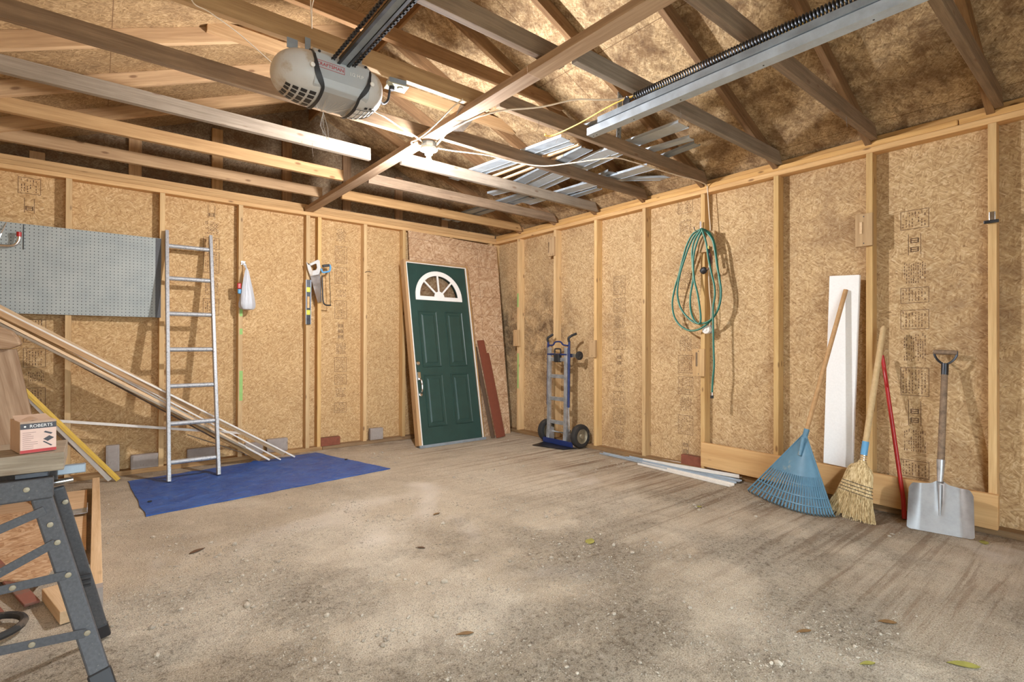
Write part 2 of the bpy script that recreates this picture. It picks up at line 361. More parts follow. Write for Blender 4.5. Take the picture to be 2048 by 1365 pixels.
def glass_mat():
    t = NT('clear_glass'); t.b.inputs['Base Color'].default_value = (0.95, 0.97, 0.97, 1); t.b.inputs['Roughness'].default_value = 0.02
    t.b.inputs['Transmission Weight'].default_value = 1.0; t.b.inputs['IOR'].default_value = 1.1; return t.m
M['glass'] = glass_mat()
def bag_mat():
    t = NT('white_bag_plastic'); t.b.inputs['Base Color'].default_value = lin((196, 199, 204)); t.b.inputs['Roughness'].default_value = 0.4
    t.b.inputs['Subsurface Weight'].default_value = 0.0; o = t.obj(); s = t.add('ShaderNodeVectorMath', operation='MULTIPLY'); t.link(o, s.inputs[0]); s.inputs[1].default_value = (60, 60, 9)
    f, _ = t.noise(s.outputs[0], 1, 4); t.bump(f, 0.6, 0.01); return t.m
M['bag'] = bag_mat()
def bulb_mat():
    t = NT('lit_bulb'); t.b.inputs['Base Color'].default_value = (1, 1, 1, 1)
    t.b.inputs['Emission Color'].default_value = (0.97, 0.965, 1.0, 1); t.b.inputs['Emission Strength'].default_value = BULB_STRENGTH; return t.m
M['bulb'] = bulb_mat()

# ------------------------------------------------------------------ mesh helpers
class MB:
    def __init__(s): s.v = []; s.f = []
    def add(s, vs, fs):
        o = len(s.v); s.v += [Vector(p) for p in vs]; s.f += [tuple(i + o for i in f) for f in fs]; return s
    def box(s, lo, hi, mtx=None):
        x0, y0, z0 = lo; x1, y1, z1 = hi
        vs = [Vector(p) for p in ((x0,y0,z0),(x1,y0,z0),(x1,y1,z0),(x0,y1,z0),(x0,y0,z1),(x1,y0,z1),(x1,y1,z1),(x0,y1,z1))]
        if mtx: vs = [mtx @ p for p in vs]
        return s.add(vs, [(0,3,2,1),(4,5,6,7),(0,1,5,4),(1,2,6,5),(2,3,7,6),(3,0,4,7)])
    def bar(s, p0, p1, w, h, upv=(0, 0, 1)):
        """box beam from p0 to p1; w across, h along upv"""
        p0, p1 = Vector(p0), Vector(p1); d = (p1 - p0); L = d.length; m = frame(p0, p1, upv)
        return s.box((0, -w / 2, -h / 2), (L, w / 2, h / 2), m)
    def tube(s, pts, r, n=8, cap=True, closed=False):
        pts = [Vector(p) for p in pts]; rr = r if isinstance(r, (list, tuple)) else [r] * len(pts)
        rings = []; prev = None; N = len(pts)
        for i, p in enumerate(pts):
            a = pts[i - 1] if (i > 0 or closed) else p; b = pts[(i + 1) % N] if (i < N - 1 or closed) else p
            t = (b - a).normalized()
            if prev is None:
                ref = Vector((0, 0, 1)) if abs(t.z) < 0.9 else Vector((1, 0, 0)); u = t.cross(ref).normalized()
            else:
                u = (prev - t * prev.dot(t)).normalized()
            w = t.cross(u); prev = u
            rings.append([p + (u * math.cos(k * 2 * math.pi / n) + w * math.sin(k * 2 * math.pi / n)) * rr[i] for k in range(n)])
        vs = [q for R in rings for q in R]; fs = []
        for i in range(N if closed else N - 1):
            j = (i + 1) % N
            for k in range(n): fs.append((i*n+k, i*n+(k+1)%n, j*n+(k+1)%n, j*n+k))
        if cap and not closed: fs += [tuple(range(n))[::-1], tuple((N-1)*n+k for k in range(n))]
        return s.add(vs, fs)
    def lathe(s, prof, n=20, mtx=None, cap=True):
        """profile (r, z) around Z"""
        vs = []; fs = []
        for r, z in prof:
            for k in range(n): vs.append(Vector((r * math.cos(k*2*math.pi/n), r * math.sin(k*2*math.pi/n), z)))
        for i in range(len(prof) - 1):
            for k in range(n): fs.append((i*n+k, i*n+(k+1)%n, (i+1)*n+(k+1)%n, (i+1)*n+k))
        if cap: fs += [tuple(range(n))[::-1], tuple((len(prof)-1)*n+k for k in range(n))]
        if mtx: vs = [mtx @ p for p in vs]
        return s.add(vs, fs)
    def prism(s, poly, z0, z1, mtx=None):
        n = len(poly); vs = [Vector((x, y, z0)) for x, y in poly] + [Vector((x, y, z1)) for x, y in poly]
        if mtx: vs = [mtx @ p for p in vs]
        return s.add(vs, [tuple(range(n))[::-1], tuple(range(n, 2*n))] + [(i, (i+1)%n, n+(i+1)%n, n+i) for i in range(n)])
    def strip(s, outer, inner, z0, z1, mtx=None, closed=False):
        """band between two equally long outlines, with thickness"""
        n = len(outer); vs = [Vector((x, y, z)) for z in (z0, z1) for pl in (outer, inner) for x, y in pl]
        if mtx: vs = [mtx @ p for p in vs]
        fs = []; R = range(n if closed else n - 1)
        for i in R:
            j = (i+1) % n
            fs += [(i, n+i, n+j, j), (2*n+i, 2*n+j, 3*n+j, 3*n+i), (i, j, 2*n+j, 2*n+i), (n+i, 3*n+i, 3*n+j, n+j)]
        if not closed: fs += [(0, 2*n, 3*n, n), (n-1, 2*n-1, 4*n-1, 3*n-1)]
        return s.add(vs, fs)
    def build(s, name, mat, parent=None, smooth=False, bevel=0.0, recenter=True):
        me = bpy.data.meshes.new(name)
        vs = s.v; c = Vector((0, 0, 0))
        if recenter and vs:
            lo = Vector((min(p.x for p in vs), min(p.y for p in vs), min(p.z for p in vs))); hi = Vector((max(p.x for p in vs), max(p.y for p in vs), max(p.z for p in vs)))
            c = (lo + hi) / 2
        me.from_pydata([p - c for p in vs], [], s.f); me.update()
        import bmesh
        b = bmesh.new(); b.from_mesh(me); bmesh.ops.recalc_face_normals(b, faces=b.faces); b.to_mesh(me); b.free()
        o = bpy.data.objects.new(name, me); COL.objects.link(o); me.materials.append(mat if not isinstance(mat, str) else M[mat])
        if smooth:
            for p in me.polygons: p.use_smooth = True
            try: me.set_sharp_from_angle(angle=math.radians(40))
            except Exception: pass
        if bevel > 0:
            md = o.modifiers.new('bevel', 'BEVEL'); md.width = bevel; md.segments = 2; md.limit_method = 'ANGLE'
        attach(o, Matrix.Translation(c), parent)
        return o
def attach(o, mw, parent):
    if parent is None: o.matrix_world = mw; WM[o.name] = mw.copy(); return
    o.parent = parent; o.matrix_parent_inverse = Matrix.Identity(4)
    o.matrix_basis = WM[parent.name].inverted() @ mw; WM[o.name] = mw.copy()
WM = {}
def frame(p0, p1, upv=(0, 0, 1)):
    p0, p1 = Vector(p0), Vector(p1); x = (p1 - p0).normalized(); z = Vector(upv)
    z = (z - x * z.dot(x)); z = z.normalized() if z.length > 1e-6 else Vector((0, 1, 0)).cross(x).normalized()
    y = z.cross(x); m = Matrix((x, y, z)).transposed().to_4x4(); m.translation = p0; return m
def lumber(name, p0, p1, w, h, mat, parent=None, upv=(0, 0, 1), bevel=0.0025, cut0=0.0, cut1=0.0):
    """a board whose mesh lies along its own X axis. w across, h along upv. p0, p1 are the middle of its ends"""
    p0, p1 = Vector(p0), Vector(p1); L = (p1 - p0).length; m = frame(p0, p1, upv)
    vs = [(0,-w/2,-h/2),(L,-w/2,-h/2),(L,w/2,-h/2),(0,w/2,-h/2),(cut0,-w/2,h/2),(L-cut1,-w/2,h/2),(L-cut1,w/2,h/2),(cut0,w/2,h/2)]
    me = bpy.data.meshes.new(name); me.from_pydata([(x - L/2, y, z) for x, y, z in vs], [], [(0,3,2,1),(4,5,6,7),(0,1,5,4),(1,2,6,5),(2,3,7,6),(3,0,4,7)]); me.update()
    o = bpy.data.objects.new(name, me); COL.objects.link(o); me.materials.append(M[mat] if isinstance(mat, str) else mat)
    if bevel > 0:
        md = o.modifiers.new('bevel', 'BEVEL'); md.width = bevel; md.segments = 2
    attach(o, m @ Matrix.Translation((L/2, 0, 0)), parent)
    return o
def tag(o, label, cat, group=None):
    o['label'] = label; o['category'] = cat
    if 'kind' not in o: o['kind'] = 'thing'
    if group: o['group'] = group
    return o
def thing(name, label, cat, loc, group=None):
    o = bpy.data.objects.new(name, None); o.empty_display_size = 0.05; COL.objects.link(o)
    mw = Matrix.Translation(Vector(loc)); o.matrix_world = mw; WM[o.name] = mw
    return tag(o, label, cat, group)
def structure(o): o['kind'] = 'structure'; return o
def smooth_path(pts, n=6, closed=False):
    P = [Vector(p) for p in pts]; out = []; N = len(P)
    for i in range(N if closed else N - 1):
        if closed: a, b, c, d = P[i-1], P[i], P[(i+1) % N], P[(i+2) % N]
        else: a, b, c, d = P[max(i-1, 0)], P[i], P[i+1], P[min(i+2, N-1)]
        for k in range(n):
            t = k / n; out.append(0.5 * ((2*b) + (c-a)*t + (2*a-5*b+4*c-d)*t*t + (3*b-a-3*c+d)*t**3))
    if not closed: out.append(P[-1])
    return out
def cable(name, pts, r, mat, label=None, cat=None, group=None, parent=None, n=6, seg=6):
    o = MB().tube(smooth_path(pts, n), r, seg).build(name, mat, parent, smooth=True)
    if label: tag(o, label, cat, group)
    return o
def text(name, body, size, mat, mtx, parent, ext=0.0004, squeeze=1.0):
    cu = bpy.data.curves.new(name, 'FONT'); cu.body = body; cu.size = size; cu.extrude = ext; cu.align_x = 'CENTER'; cu.align_y = 'CENTER'; cu.resolution_u = 3
    tmp = bpy.data.objects.new(name + '_tmp', cu); COL.objects.link(tmp)
    dg = bpy.context.evaluated_depsgraph_get(); me = bpy.data.meshes.new_from_object(tmp.evaluated_get(dg))
    bpy.data.objects.remove(tmp); bpy.data.curves.remove(cu)
    me.transform(Matrix.Diagonal((squeeze, 1, 1, 1)))
    o = bpy.data.objects.new(name, me); COL.objects.link(o); me.materials.clear(); me.materials.append(M[mat]); attach(o, mtx, parent); return o

# ------------------------------------------------------------------ the building
H = 2.394            # underside of the top plates
T = 0.038; D = 0.089 # timber section
XL, YF = -4.70, -6.40
RX = XL / 2
SLOPE = 0.41; ZR = 2.452
def zr(x): return ZR + SLOPE * min(-x, x - XL)
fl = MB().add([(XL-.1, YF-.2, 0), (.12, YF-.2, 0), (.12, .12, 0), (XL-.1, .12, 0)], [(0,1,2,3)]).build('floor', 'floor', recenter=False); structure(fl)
gr = MB().add([(-30, -40, -.02), (30, -40, -.02), (30, YF-.2, -.02), (-30, YF-.2, -.02)], [(0,1,2,3)]).build('driveway_ground', 'ground'); structure(gr)

wb = MB().box((XL-D, D, 0), (D, D+.012, 2.47)).build('wall_back', 'osb_back', recenter=False); structure(wb)
wr = MB().box((D, YF, 0), (D+.012, D+.012, 2.50)).build('wall_right', 'osb_right', recenter=False); structure(wr)
wl = MB().box((XL-D-.012, YF, 0), (XL-D, D+.012, 2.50)).build('wall_left', 'osb_right', recenter=False); structure(wl)
gp = [(XL-D, 2.47), (D, 2.47), (D, 2.53), (RX, zr(RX)+.1), (XL-D, 2.53)]
m_xz = Matrix(((1,0,0,0),(0,0,-1,0),(0,1,0,0),(0,0,0,1)))
MB().prism(gp, -(D+.012), -D, m_xz).build('gable_sheathing', 'osb_gable', wb, recenter=False)
# front wall with the open garage door behind the camera
wf = MB().box((XL-D, YF-.012, 0), (-4.57, YF, 2.5)).box((-1.83, YF-.012, 0), (D, YF, 2.5)).box((-4.57, YF-.012, 2.16), (-1.83, YF, 2.5)).build('wall_front', 'osb_back', recenter=False); structure(wf)
MB().prism(gp, -YF, -YF+.012, m_xz).build('gable_sheathing', 'osb_gable', wf, recenter=False)

STR = [4.75, 4.14, 3.53, 2.92, 2.31, 1.70, 1.09, 0.44]
def vstud(x, y, z0, z1, along, parent, name='stud', mat='stud'):
    """along 'y': 38 mm face seen on the right wall; along 'x': on the back wall"""
    if along == 'y': return lumber(name, (x + D/2, y, z0), (x + D/2, y, z1), T, D, mat, parent, upv=(1, 0, 0))
    return lumber(name, (x, y + D/2, z0), (x, y + D/2, z1), T, D, mat, parent, upv=(0, 1, 0))
for s in STR + [5.36, 5.97]:
    vstud(0, -(s) - T/2 + 0.0, T, H, 'y', wr)
vstud(0, 0.055, T, H, 'y', wr)
lumber('bottom_plate', (D/2, YF, T/2), (D/2, D, T/2), D, T, 'bottom', wr)
for k in range(2):
    z = H + T/2 + k * T
    if k == 0: lumber('top_plate', (D/2, YF, z), (D/2, -.0, z), D, T, 'plate', wr, bevel=.006)
    else:
        lumber('top_plate', (D/2+.006, YF, z), (D/2+.006, -4.62, z), D, T, 'plate', wr, bevel=.006); lumber('top_plate', (D/2+.006, -4.615, z), (D/2+.006, -.0, z), D, T, 'plate', wr, bevel=.006)
lumber('eave_blocking', (D/2+.02, YF, H+2*T+.021), (D/2+.02, .05, H+2*T+.021), .045, .04, 'plate', wr)
# back wall studs (right face edges measured)
for s in (4.193, 3.583, 2.973, 2.36, 2.245, 1.753, 1.29):
    vstud(-s - T/2, 0, T, H, 'x', wb)
for s in (0.66, 0.05): vstud(-s - T/2, 0, T, H, 'x', wb)
vstud(XL - .02, 0, T, H, 'x', wb)
lumber('bottom_plate', (XL, D/2, T/2), (-2.23, D/2, T/2), D, T, 'bottom', wb)
lumber('bottom_plate', (-2.225, D/2, T/2), (0, D/2, T/2), D, T, 'bottom', wb)
lumber('top_plate', (XL, D/2, H + T/2), (D, D/2, H + T/2), D, T, 'plate', wb, bevel=.006)
lumber('top_plate', (XL, D/2+.006, H + 1.5*T), (-2.42, D/2+.006, H + 1.5*T), D, T, 'plate', wb, bevel=.006)
lumber('top_plate', (-2.415, D/2+.004, H + 1.5*T), (D, D/2+.004, H + 1.5*T), D, T, 'plate', wb, bevel=.006)
lumber('gable_plate', (XL, D/2+.01, H + 2.5*T), (0, D/2+.01, H + 2.5*T), D-.02, T, 'plate', wb)
for x in (-4.40, -3.79, -3.18, -2.57, -1.96, -1.35, -0.74):
    lumber('gable_stud', (x, D - T/2, H + 3*T), (x, D - T/2, zr(x) - .0), T, D, 'joist_new' if x < -3 else 'rafter', wb, upv=(1, 0, 0))
# wide board along the foot of the right wall
tb = tag(lumber('kick_board', (-.0195, -4.797, .14), (-.0195, -2.945, .165), T, .20, 'board', None), 'wide pale board fixed along the foot of the right-hand wall behind the rake and shovel', 'board')

# roof
def deck(side):
    s = -1 if side == 'right' else 1
    m = MB(); th = .012
    x_e = D + .30 if side == 'right' else XL - D - .30
    z_e = ZR - SLOPE * .389 + .096; zt = zr(RX) + .096
    m.add([(x_e, YF-.2, z_e), (x_e, .25, z_e), (RX, .25, zt), (RX, YF-.2, zt), (x_e, YF-.2, z_e+th), (x_e, .25, z_e+th), (RX, .25, zt+th), (RX, YF-.2, zt+th)],
          [(0,1,2,3),(4,7,6,5),(0,4,5,1),(1,5,6,2),(2,6,7,3),(3,7,4,0)])
    return m
ceil = structure(deck('right').build('ceiling', 'osb_roof', recenter=False))
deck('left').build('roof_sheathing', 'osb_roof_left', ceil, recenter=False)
FR = [0.53 + .61 * k for k in range(10)]
ang = math.atan(SLOPE); hh = D / math.cos(ang)
def rafter(y, side, mat):
    z0 = ZR + hh/2
    if side == 'right': p0, p1 = (0.30, y, z0 - SLOPE*.30), (RX + .02, y, zr(RX) + hh/2 - .008)
    else: p0, p1 = (XL - .30, y, z0 - SLOPE*.30), (RX - .02, y, zr(RX) + hh/2 - .008)
    return lumber('rafter', p0, p1, T, D, mat, ceil, upv=(0, 0, 1))
for i, f in enumerate(FR):
    yr = -f + T
    rafter(yr, 'right', 'rafter'); rafter(yr, 'left', 'joist_new' if i < 7 else 'rafter')
    if i in (2, 3): lumber('collar_tie', (-3.53, yr - T, 3.035), (-1.12, yr - T, 3.035), T, D, 'rafter' if i == 3 else 'joist_new', ceil, cut1=.12)
    # ceiling joists, a left and a right half lapped over the brace
    lm = {0: 'joist_new', 1: 'joist_new', 2: 'joist_grey', 3: 'joist_old', 4: 'joist_new', 5: 'joist_old'}.get(i, 'joist_old')
    rm = {0: 'joist_new', 1: 'joist_old', 2: 'joist_grey', 3: 'joist_old', 4: 'joist_old', 5: 'joist_grey'}.get(i, 'joist_old')
    zc = H + 2*T + .0005 + D/2
    lumber('ceiling_joist', (XL + .01, -f + 2*T, zc), ({0: -2.40, 1: -2.43, 2: -2.455}.get(i, -2.25), -f + 2*T, zc), T, D, lm, ceil) if i not in () else None
    lumber('ceiling_joist', (-2.24, -f, zc), (-.006, -f, zc), T, D, rm, ceil, cut1=.05)
for y0, y1 in ((.12, -6.5),):
    lumber('ridge_board', (RX, y0 - .05, zr(RX) + .03), (RX, y1 + .1, zr(RX) + .03), .019, .14, 'rafter', ceil)
lumber('brace_board', (-2.375, -.02, H + 2*T - T/2 - .0005), (-2.352, -3.93, H + 2*T - T/2 - .0005), D, T, 'brace', ceil)
lumber('brace_board', (-2.405, -3.47, H + 2*T - 1.5*T - .001), (-2.375, -6.30, H + 2*T - 1.5*T - .001), D, T, 'brace', ceil)

# printed stamps on the sheathing: outlined boxes with rows of small unreadable print
def stamp_col(name, wall, plane, c, half, z_list, off, parent):
    m = MB()
    def q(a0, z0, a1, z1):
        if plane == 'y':  m.add([(off, a0, z0), (off, a1, z0), (off, a1, z1), (off, a0, z1)], [(0,1,2,3)])
        else: m.add([(a0, off, z0), (a1, off, z0), (a1, off, z1), (a0, off, z1)], [(0,1,2,3)])
    lw = .0035
    for z1, z0, kind in z_list:
        a0, a1 = c - half, c + half
        if kind in ('box', 'boxtext', 'digits'):
            h2 = half if kind != 'digits' else half * .45
            a0, a1 = c - h2, c + h2
            q(a0, z0, a0 + lw, z1); q(a1 - lw, z0, a1, z1)
            if kind != 'digits': q(a0, z0, a1, z0 + lw); q(a0, z1 - lw, a1, z1)
        if kind == 'digits':
            zz = z0 + .02
            while zz < z1 - .05:
                for k in range(3): q(c - .022, zz + k*.013, c + .022, zz + k*.013 + .005)
                q(c - .022, zz, c - .016, zz + .03); q(c + .016, zz, c + .022, zz + .03); zz += .058
        else:
            x = a0 + .018
            while x < a1 - .014:
                zz = z0 + .014
                while zz < z1 - .02:
                    L = random.uniform(.006, .02)
                    if random.random() < .8: q(x, zz, x + random.uniform(.003, .0065), zz + L)
                    zz += L + random.uniform(.003, .01)
                x += .0165 if kind != 'lines' else .012
    return m.build(name, 'ink', parent)
def zs(z_top, z_bot, seed):
    random.seed(seed); out = []; z = z_top; kinds = ['box', 'boxtext', 'lines', 'box', 'digits', 'lines']
    i = seed
    while z > z_bot + .1:
        h = random.uniform(.10, .2); k = kinds[i % 6]; out.append((z, max(z - h, z_bot), k)); z -= h + random.uniform(.012, .05); i += 1
    return out
ow = D - .0008
for k, (c, zt, zb) in enumerate([(-1.965, 1.79, .12), (-2.715, 2.40, 2.08), (-2.72, 1.78, .10), (-4.385, 1.98, .24), (-.25, 1.5, .4), (-.92, .55, .2)]):
    stamp_col('printed_stamp', 'r', 'y', c, .075, zs(zt, zb, k), ow, wr)
for k, (c, zt, zb) in enumerate([(-4.445, 2.37, 2.1), (-3.22, 2.37, 1.25), (-2.01, 2.34, .36), (-4.41, 1.28, .55)]):
    stamp_col('printed_stamp', 'b', 'x', c, .065, zs(zt, zb, k + 3), ow, wb)
random.seed(11)
# lime paint marks on one stud
MB().box((-3.0, -.0012, 1.35), (-2.975, -.0002, 1.425)).box((-3.0, -.0012, 1.18), (-2.975, -.0002, 1.235)).box((-3.0, -.0012, .56), (-2.972, -.0002, .84)).build('paint_mark', 'green_tape', wb)
MB().box((-.0012, -.47, 1.55), (-.0002, -.445, 1.72)).box((-.0012, -.475, .55), (-.0002, -.45, .98)).build('paint_mark', 'green_tape', wr)

# ------------------------------------------------------------------ light bulb on the brace
BX, BY = -2.338, -2.345
b = thing('light_bulb_fixture', 'lit bare bulb in a white porcelain lampholder under the ceiling brace', 'light', (BX, BY, 2.39))
MB().lathe([(.052, 2.432), (.052, 2.405), (.045, 2.395)], 8).build('junction_box', 'galv', b).location  # octagonal box
MT = Matrix.Translation((BX, BY, 0))
bpy.data.objects.remove(b.children[0])
MB().lathe([(.05, 2.431), (.052, 2.428), (.052, 2.398), (.048, 2.394)], 8, MT).build('junction_box', 'galv', b)
MB().lathe([(.055, 2.394), (.059, 2.388), (.057, 2.380), (.03, 2.372), (.024, 2.35), (.02, 2.349)], 28, MT).build('lampholder', 'white', b, smooth=True)
MB().lathe([(.0135, 2.350), (.0135, 2.332), (.017, 2.322), (.026, 2.306), (.0305, 2.288), (.029, 2.272), (.020, 2.261), (.006, 2.257)], 20, MT).build('bulb', 'bulb', b, smooth=True)

# ------------------------------------------------------------------ garage door opener
op = thing('garage_door_opener', 'grey garage door opener motor hanging from the joists, with chain and rail', 'garage door opener', (-3.185, -2.93, 2.30))
OX = -3.188; OY = -2.935; OZ = 2.305
def sgnp(v, e): return math.copysign(abs(v) ** e, v)
def cap_pt(side, t, th, off=0.0):
    """side -1/+1, t 0 (strap) .. 1 (tip), th angle: 0 = toward the door, 90 = underneath"""
    a = math.radians(th)
    if th < 45: k = max(0.0, min(1.0, (th + 20) / 65.0)); xb = .125 - .045 * (3*k*k - 2*k**3)
    else: xb = .08
    x = xb + ((.264 if side < 0 else .225) - xb) * math.sin(t * math.pi / 2)
    s = max(0.0, math.cos(t * math.pi / 2)) ** 0.72
    e = 0.78
    y = -sgnp(math.cos(a), e) * (.142 * s + off); z = -sgnp(math.sin(a), e) * (.094 * s + off)
    return Vector((OX + side * (x + off * t), OY + y, OZ + z - .012 * math.sin(max(0, a)) * s))
for side in (-1, 1):
    m = MB(); nt, na = 14, 40; vs = []; fs = []
    for i in range(nt + 1):
        for k in range(na): vs.append(cap_pt(side, i / nt, -180 + 360 * k / na))
    for i in range(nt):
        for k in range(na): fs.append((i*na+k, i*na+(k+1)%na, (i+1)*na+(k+1)%na, (i+1)*na+k))
    fs.append(tuple(range(na)))
    cap = m.add(vs, fs).build('end_cover', 'opener', op, smooth=True)
    # dark strap round the cover's rim
    m = MB(); vs = []; fs = []; n2 = 44
    for k in range(n2 + 1):
        th = -62 + 190 * k / n2; w = .05 + (.10 if -8 < th < 42 else 0) * math.sin(max(0, min(1, (th + 8) / 50)) * math.pi)
        for t, o in ((-.02, .002), (-.02, .006), (w * .62, .006), (w * .62, .001)): 
            vs.append(cap_pt(side, max(t, 0.0), th, o) + Vector((-.004 * side if t < 0 else 0, 0, 0)))
    for k in range(n2):
        for q in range(3): fs.append((k*4+q, k*4+q+1, k*4+4+q+1, k*4+4+q))
    m.add(vs, fs).build('strap', 'black', op, smooth=True)
    p = cap_pt(side, .10, 2, .006)
    bm_ = MB().lathe([(.010, 0), (.010, .004), (.008, .006)], 16, Matrix.Translation(p) @ Matrix.Rotation(math.pi/2, 4, 'X'))
    bm_.build('button', 'white', op, smooth=True)
    # vent grid (left) and lamp lens (right)
    m = MB()
    if side < 0:
        for i in range(4):
            for j in range(5):
                t0, t1 = .07 + i*.13, .165 + i*.13; a0, a1 = 58 + j*13 + i*2, 67.5 + j*13 + i*2
                m.add([cap_pt(side, t0, a0, .0012), cap_pt(side, t1, a0, .0012), cap_pt(side, t1, a1, .0012), cap_pt(side, t0, a1, .0012)], [(0,1,2,3)])
        m.build('vent', 'black', cap)
    else:
        vs = []; fs = []
        for i in range(6):
            for j in range(10): vs.append(cap_pt(side, .05 + i*.10, 72 + j*7.5, .0015))
        for i in range(5):
            for j in range(9): fs.append((i*10+j, i*10+j+1, i*10+10+j+1, i*10+10+j))
        m.add(vs, fs).build('lamp_lens', 'white', cap, smooth=True)
        g = MB()
        for i in range(6): g.tube([cap_pt(side, .05 + i*.10, 72 + j*7.5, .002) for j in range(10)], .0014, 4)
        for j in (0, 2, 4, 6, 8): g.tube([cap_pt(side, .05 + i*.10, 72 + j*7.5, .002) for i in range(6)], .0012, 4)
        g.build('lens_grid', 'bench_grey', cap)
        for i in range(3):
            MB().add([cap_pt(side, .2+i*.12, 60, .0015), cap_pt(side, .27+i*.12, 60, .0015), cap_pt(side, .27+i*.12, 67, .0015), cap_pt(side, .2+i*.12, 67, .0015)], [(0,1,2,3)]).build('vent', 'black', cap)
yf = -3.072
prof = [(-3.045, 2.395), (yf, 2.365), (yf, 2.262), (-3.058, 2.232), (-3.03, 2.222), (-2.84, 2.222), (-2.80, 2.25), (-2.80, 2.395)]
MB().prism([(y, z) for y, z in prof], OX - .126, OX + .126, Matrix(((0,0,1,0),(1,0,0,0),(0,1,0,0),(0,0,0,1)))).build('motor_housing', 'opener_mid', op, bevel=.006)
fm = Matrix.Rotation(math.pi/2, 4, 'X')
lg = text('logo_lettering', 'CRAFTSMAN', .021, 'red_label', Matrix.Translation((OX - .058, yf - .0012, 2.318)) @ fm, op)
m = MB()
for (x0, x1, z0, z1) in ((-.122, .006, 2.332, 2.3335), (-.122, .006, 2.3025, 2.304), (-.122, -.1205, 2.3025, 2.3335), (.0045, .006, 2.3025, 2.3335)):
    m.box((OX + x0, yf - .0012, z0), (OX + x1, yf - .0002, z1))
m.build('logo_frame', 'red_label', op)
text('power_lettering', '1/2 H.P.', .022, 'white', Matrix.Translation((OX + .063, yf - .0012, 2.316)) @ fm, op)
for sx in (-1, 1): MB().lathe([(.006, 0), (.006, .004)], 12, Matrix.Translation((OX + sx*.105, yf + .004, 2.372)) @ fm).build('screw', 'black', op)
# hanging straps to the joists
for sx in (-1, 1):
    MB().box((OX + sx*.12 - .012, -2.96, 2.39), (OX + sx*.12 + .012, -2.957, 2.475)).build('hanger_strap', 'galv', op)
MB().box((-3.405, -2.99, 2.385), (-3.36, -2.987, 2.43)).build('mounting_plate', 'galv', op)
rail = MB().box((OX - .018, YF + .1, 2.372), (OX + .018, -3.02, 2.376)).box((OX - .018, YF + .1, 2.345), (OX - .015, -3.02, 2.376)).box((OX + .015, YF + .1, 2.345), (OX + .018, -3.02, 2.376)).box((OX - .028, YF + .1, 2.343), (OX - .015, -3.02, 2.346)).box((OX + .015, YF + .1, 2.343), (OX + .028, -3.02, 2.346)).build('rail', 'steel_dark', op)
MB().box((OX - .014, YF + .1, 2.3475), (OX + .014, -3.03, 2.3495)).build('rail_insert', 'galv', rail)
for sx in (-1, 1):
    m = MB(); y = -3.04; k = 0
    x = OX + sx * .047
    while y > -4.9:
        if k % 2: m.box((x - .004, y - .0145, 2.351), (x + .004, y + .001, 2.361))
        else: m.box((x - .0075, y - .0145, 2.352), (x - .0045, y + .001, 2.360)).box((x + .0045, y - .0145, 2.352), (x + .0075, y + .001, 2.360))
        y -= .0135; k += 1
    m.build('chain', 'steel_dark', op)
cable('power_cord', [(-2.94, -2.90, 2.33), (-2.90, -2.86, 2.335), (-2.865, -2.84, 2.37), (-2.86, -2.85, 2.41), (-2.862, -2.862, 2.432)], .0065, 'steel_dark', parent=op)
cab = MB()
random.seed(5)
for i in range(34):
    a = random.uniform(-.10, .10); L = random.uniform(.05, .12)
    cab.tube([(OX + a*.25 - .01, -2.84, 2.216), (OX + a*.7, -2.89 - L*.2, 2.219), (OX + a, -2.87 - L, 2.2205)], .0006, 3)
for i in range(5): cab.tube([(OX - .01, -2.84, 2.215), (OX + random.uniform(-.02, .03), -2.80, 2.16), (OX + random.uniform(.0, .04), -2.78, 2.11)], .0009, 3)
tag(cab.build('cobweb', 'web_white', None), 'fine white cobweb strands hanging under the door opener motor', 'cobweb')

# outlet above
ot = thing('electrical_outlet', 'cream electrical outlet fixed to a ceiling joist beside the door opener', 'outlet', (-2.83, -2.86, 2.44))
om = Matrix.Translation((-2.83, -2.868, 2.44)) @ Matrix.Rotation(math.radians(-8), 4, 'Z')
MB().box((-.055, -.04, -.004), (.055, .04, .002), om).build('cover_plate', 'cream', ot, bevel=.002)
MB().box((-.045, -.03, .002), (.045, .03, .03), om).build('outlet_box', 'galv', ot)
MB().lathe([(.016, -.007), (.016, -.003)], 18, om @ Matrix.Translation((.024, 0, 0))).build('socket', 'white', ot)
MB().lathe([(.013, -.022), (.015, -.004)], 12, om @ Matrix.Translation((-.024, 0, 0))).build('plug', 'black', ot)

# ------------------------------------------------------------------ door track, spring, hangers
TX = -1.835
tr = thing('door_track', 'long galvanised garage door track running overhead at the right', 'door track', (TX, -4.8, 2.31))
m = MB(); m.box((TX - .028, YF + .05, 2.296), (TX + .028, -3.315, 2.2985)).box((TX - .028, YF + .05, 2.2985), (TX - .0255, -3.315, 2.335)).box((TX - .028, YF + .05, 2.335), (TX - .012, -3.315, 2.3375)).box((TX + .0255, YF + .05, 2.2985), (TX + .028, -3.33, 2.335))
m.build('rail', 'galv_bright', tr)
m = MB(); m.box((TX - .034, YF + .05, 2.340), (TX + .006, -3.40, 2.3425)).box((TX - .034, YF + .05, 2.3425), (TX - .0315, -3.40, 2.372)).build('back_angle', 'galv', tr)
for y in (-3.335, -3.36, -3.62, -3.9, -4.3, -4.7): MB().lathe([(.0035, 2.2945), (.0035, 2.2962)], 10, Matrix.Translation((TX + .006, y, 0))).build('rivet', 'black', tr)
sp = thing('extension_spring', 'long coiled steel door spring stretched above the overhead track', 'spring', (TX, -4.8, 2.40))
pts = []
y = -3.64; k = 0; R_ = .020; pitch_ = .0135; n = 12
L_ = 1.75
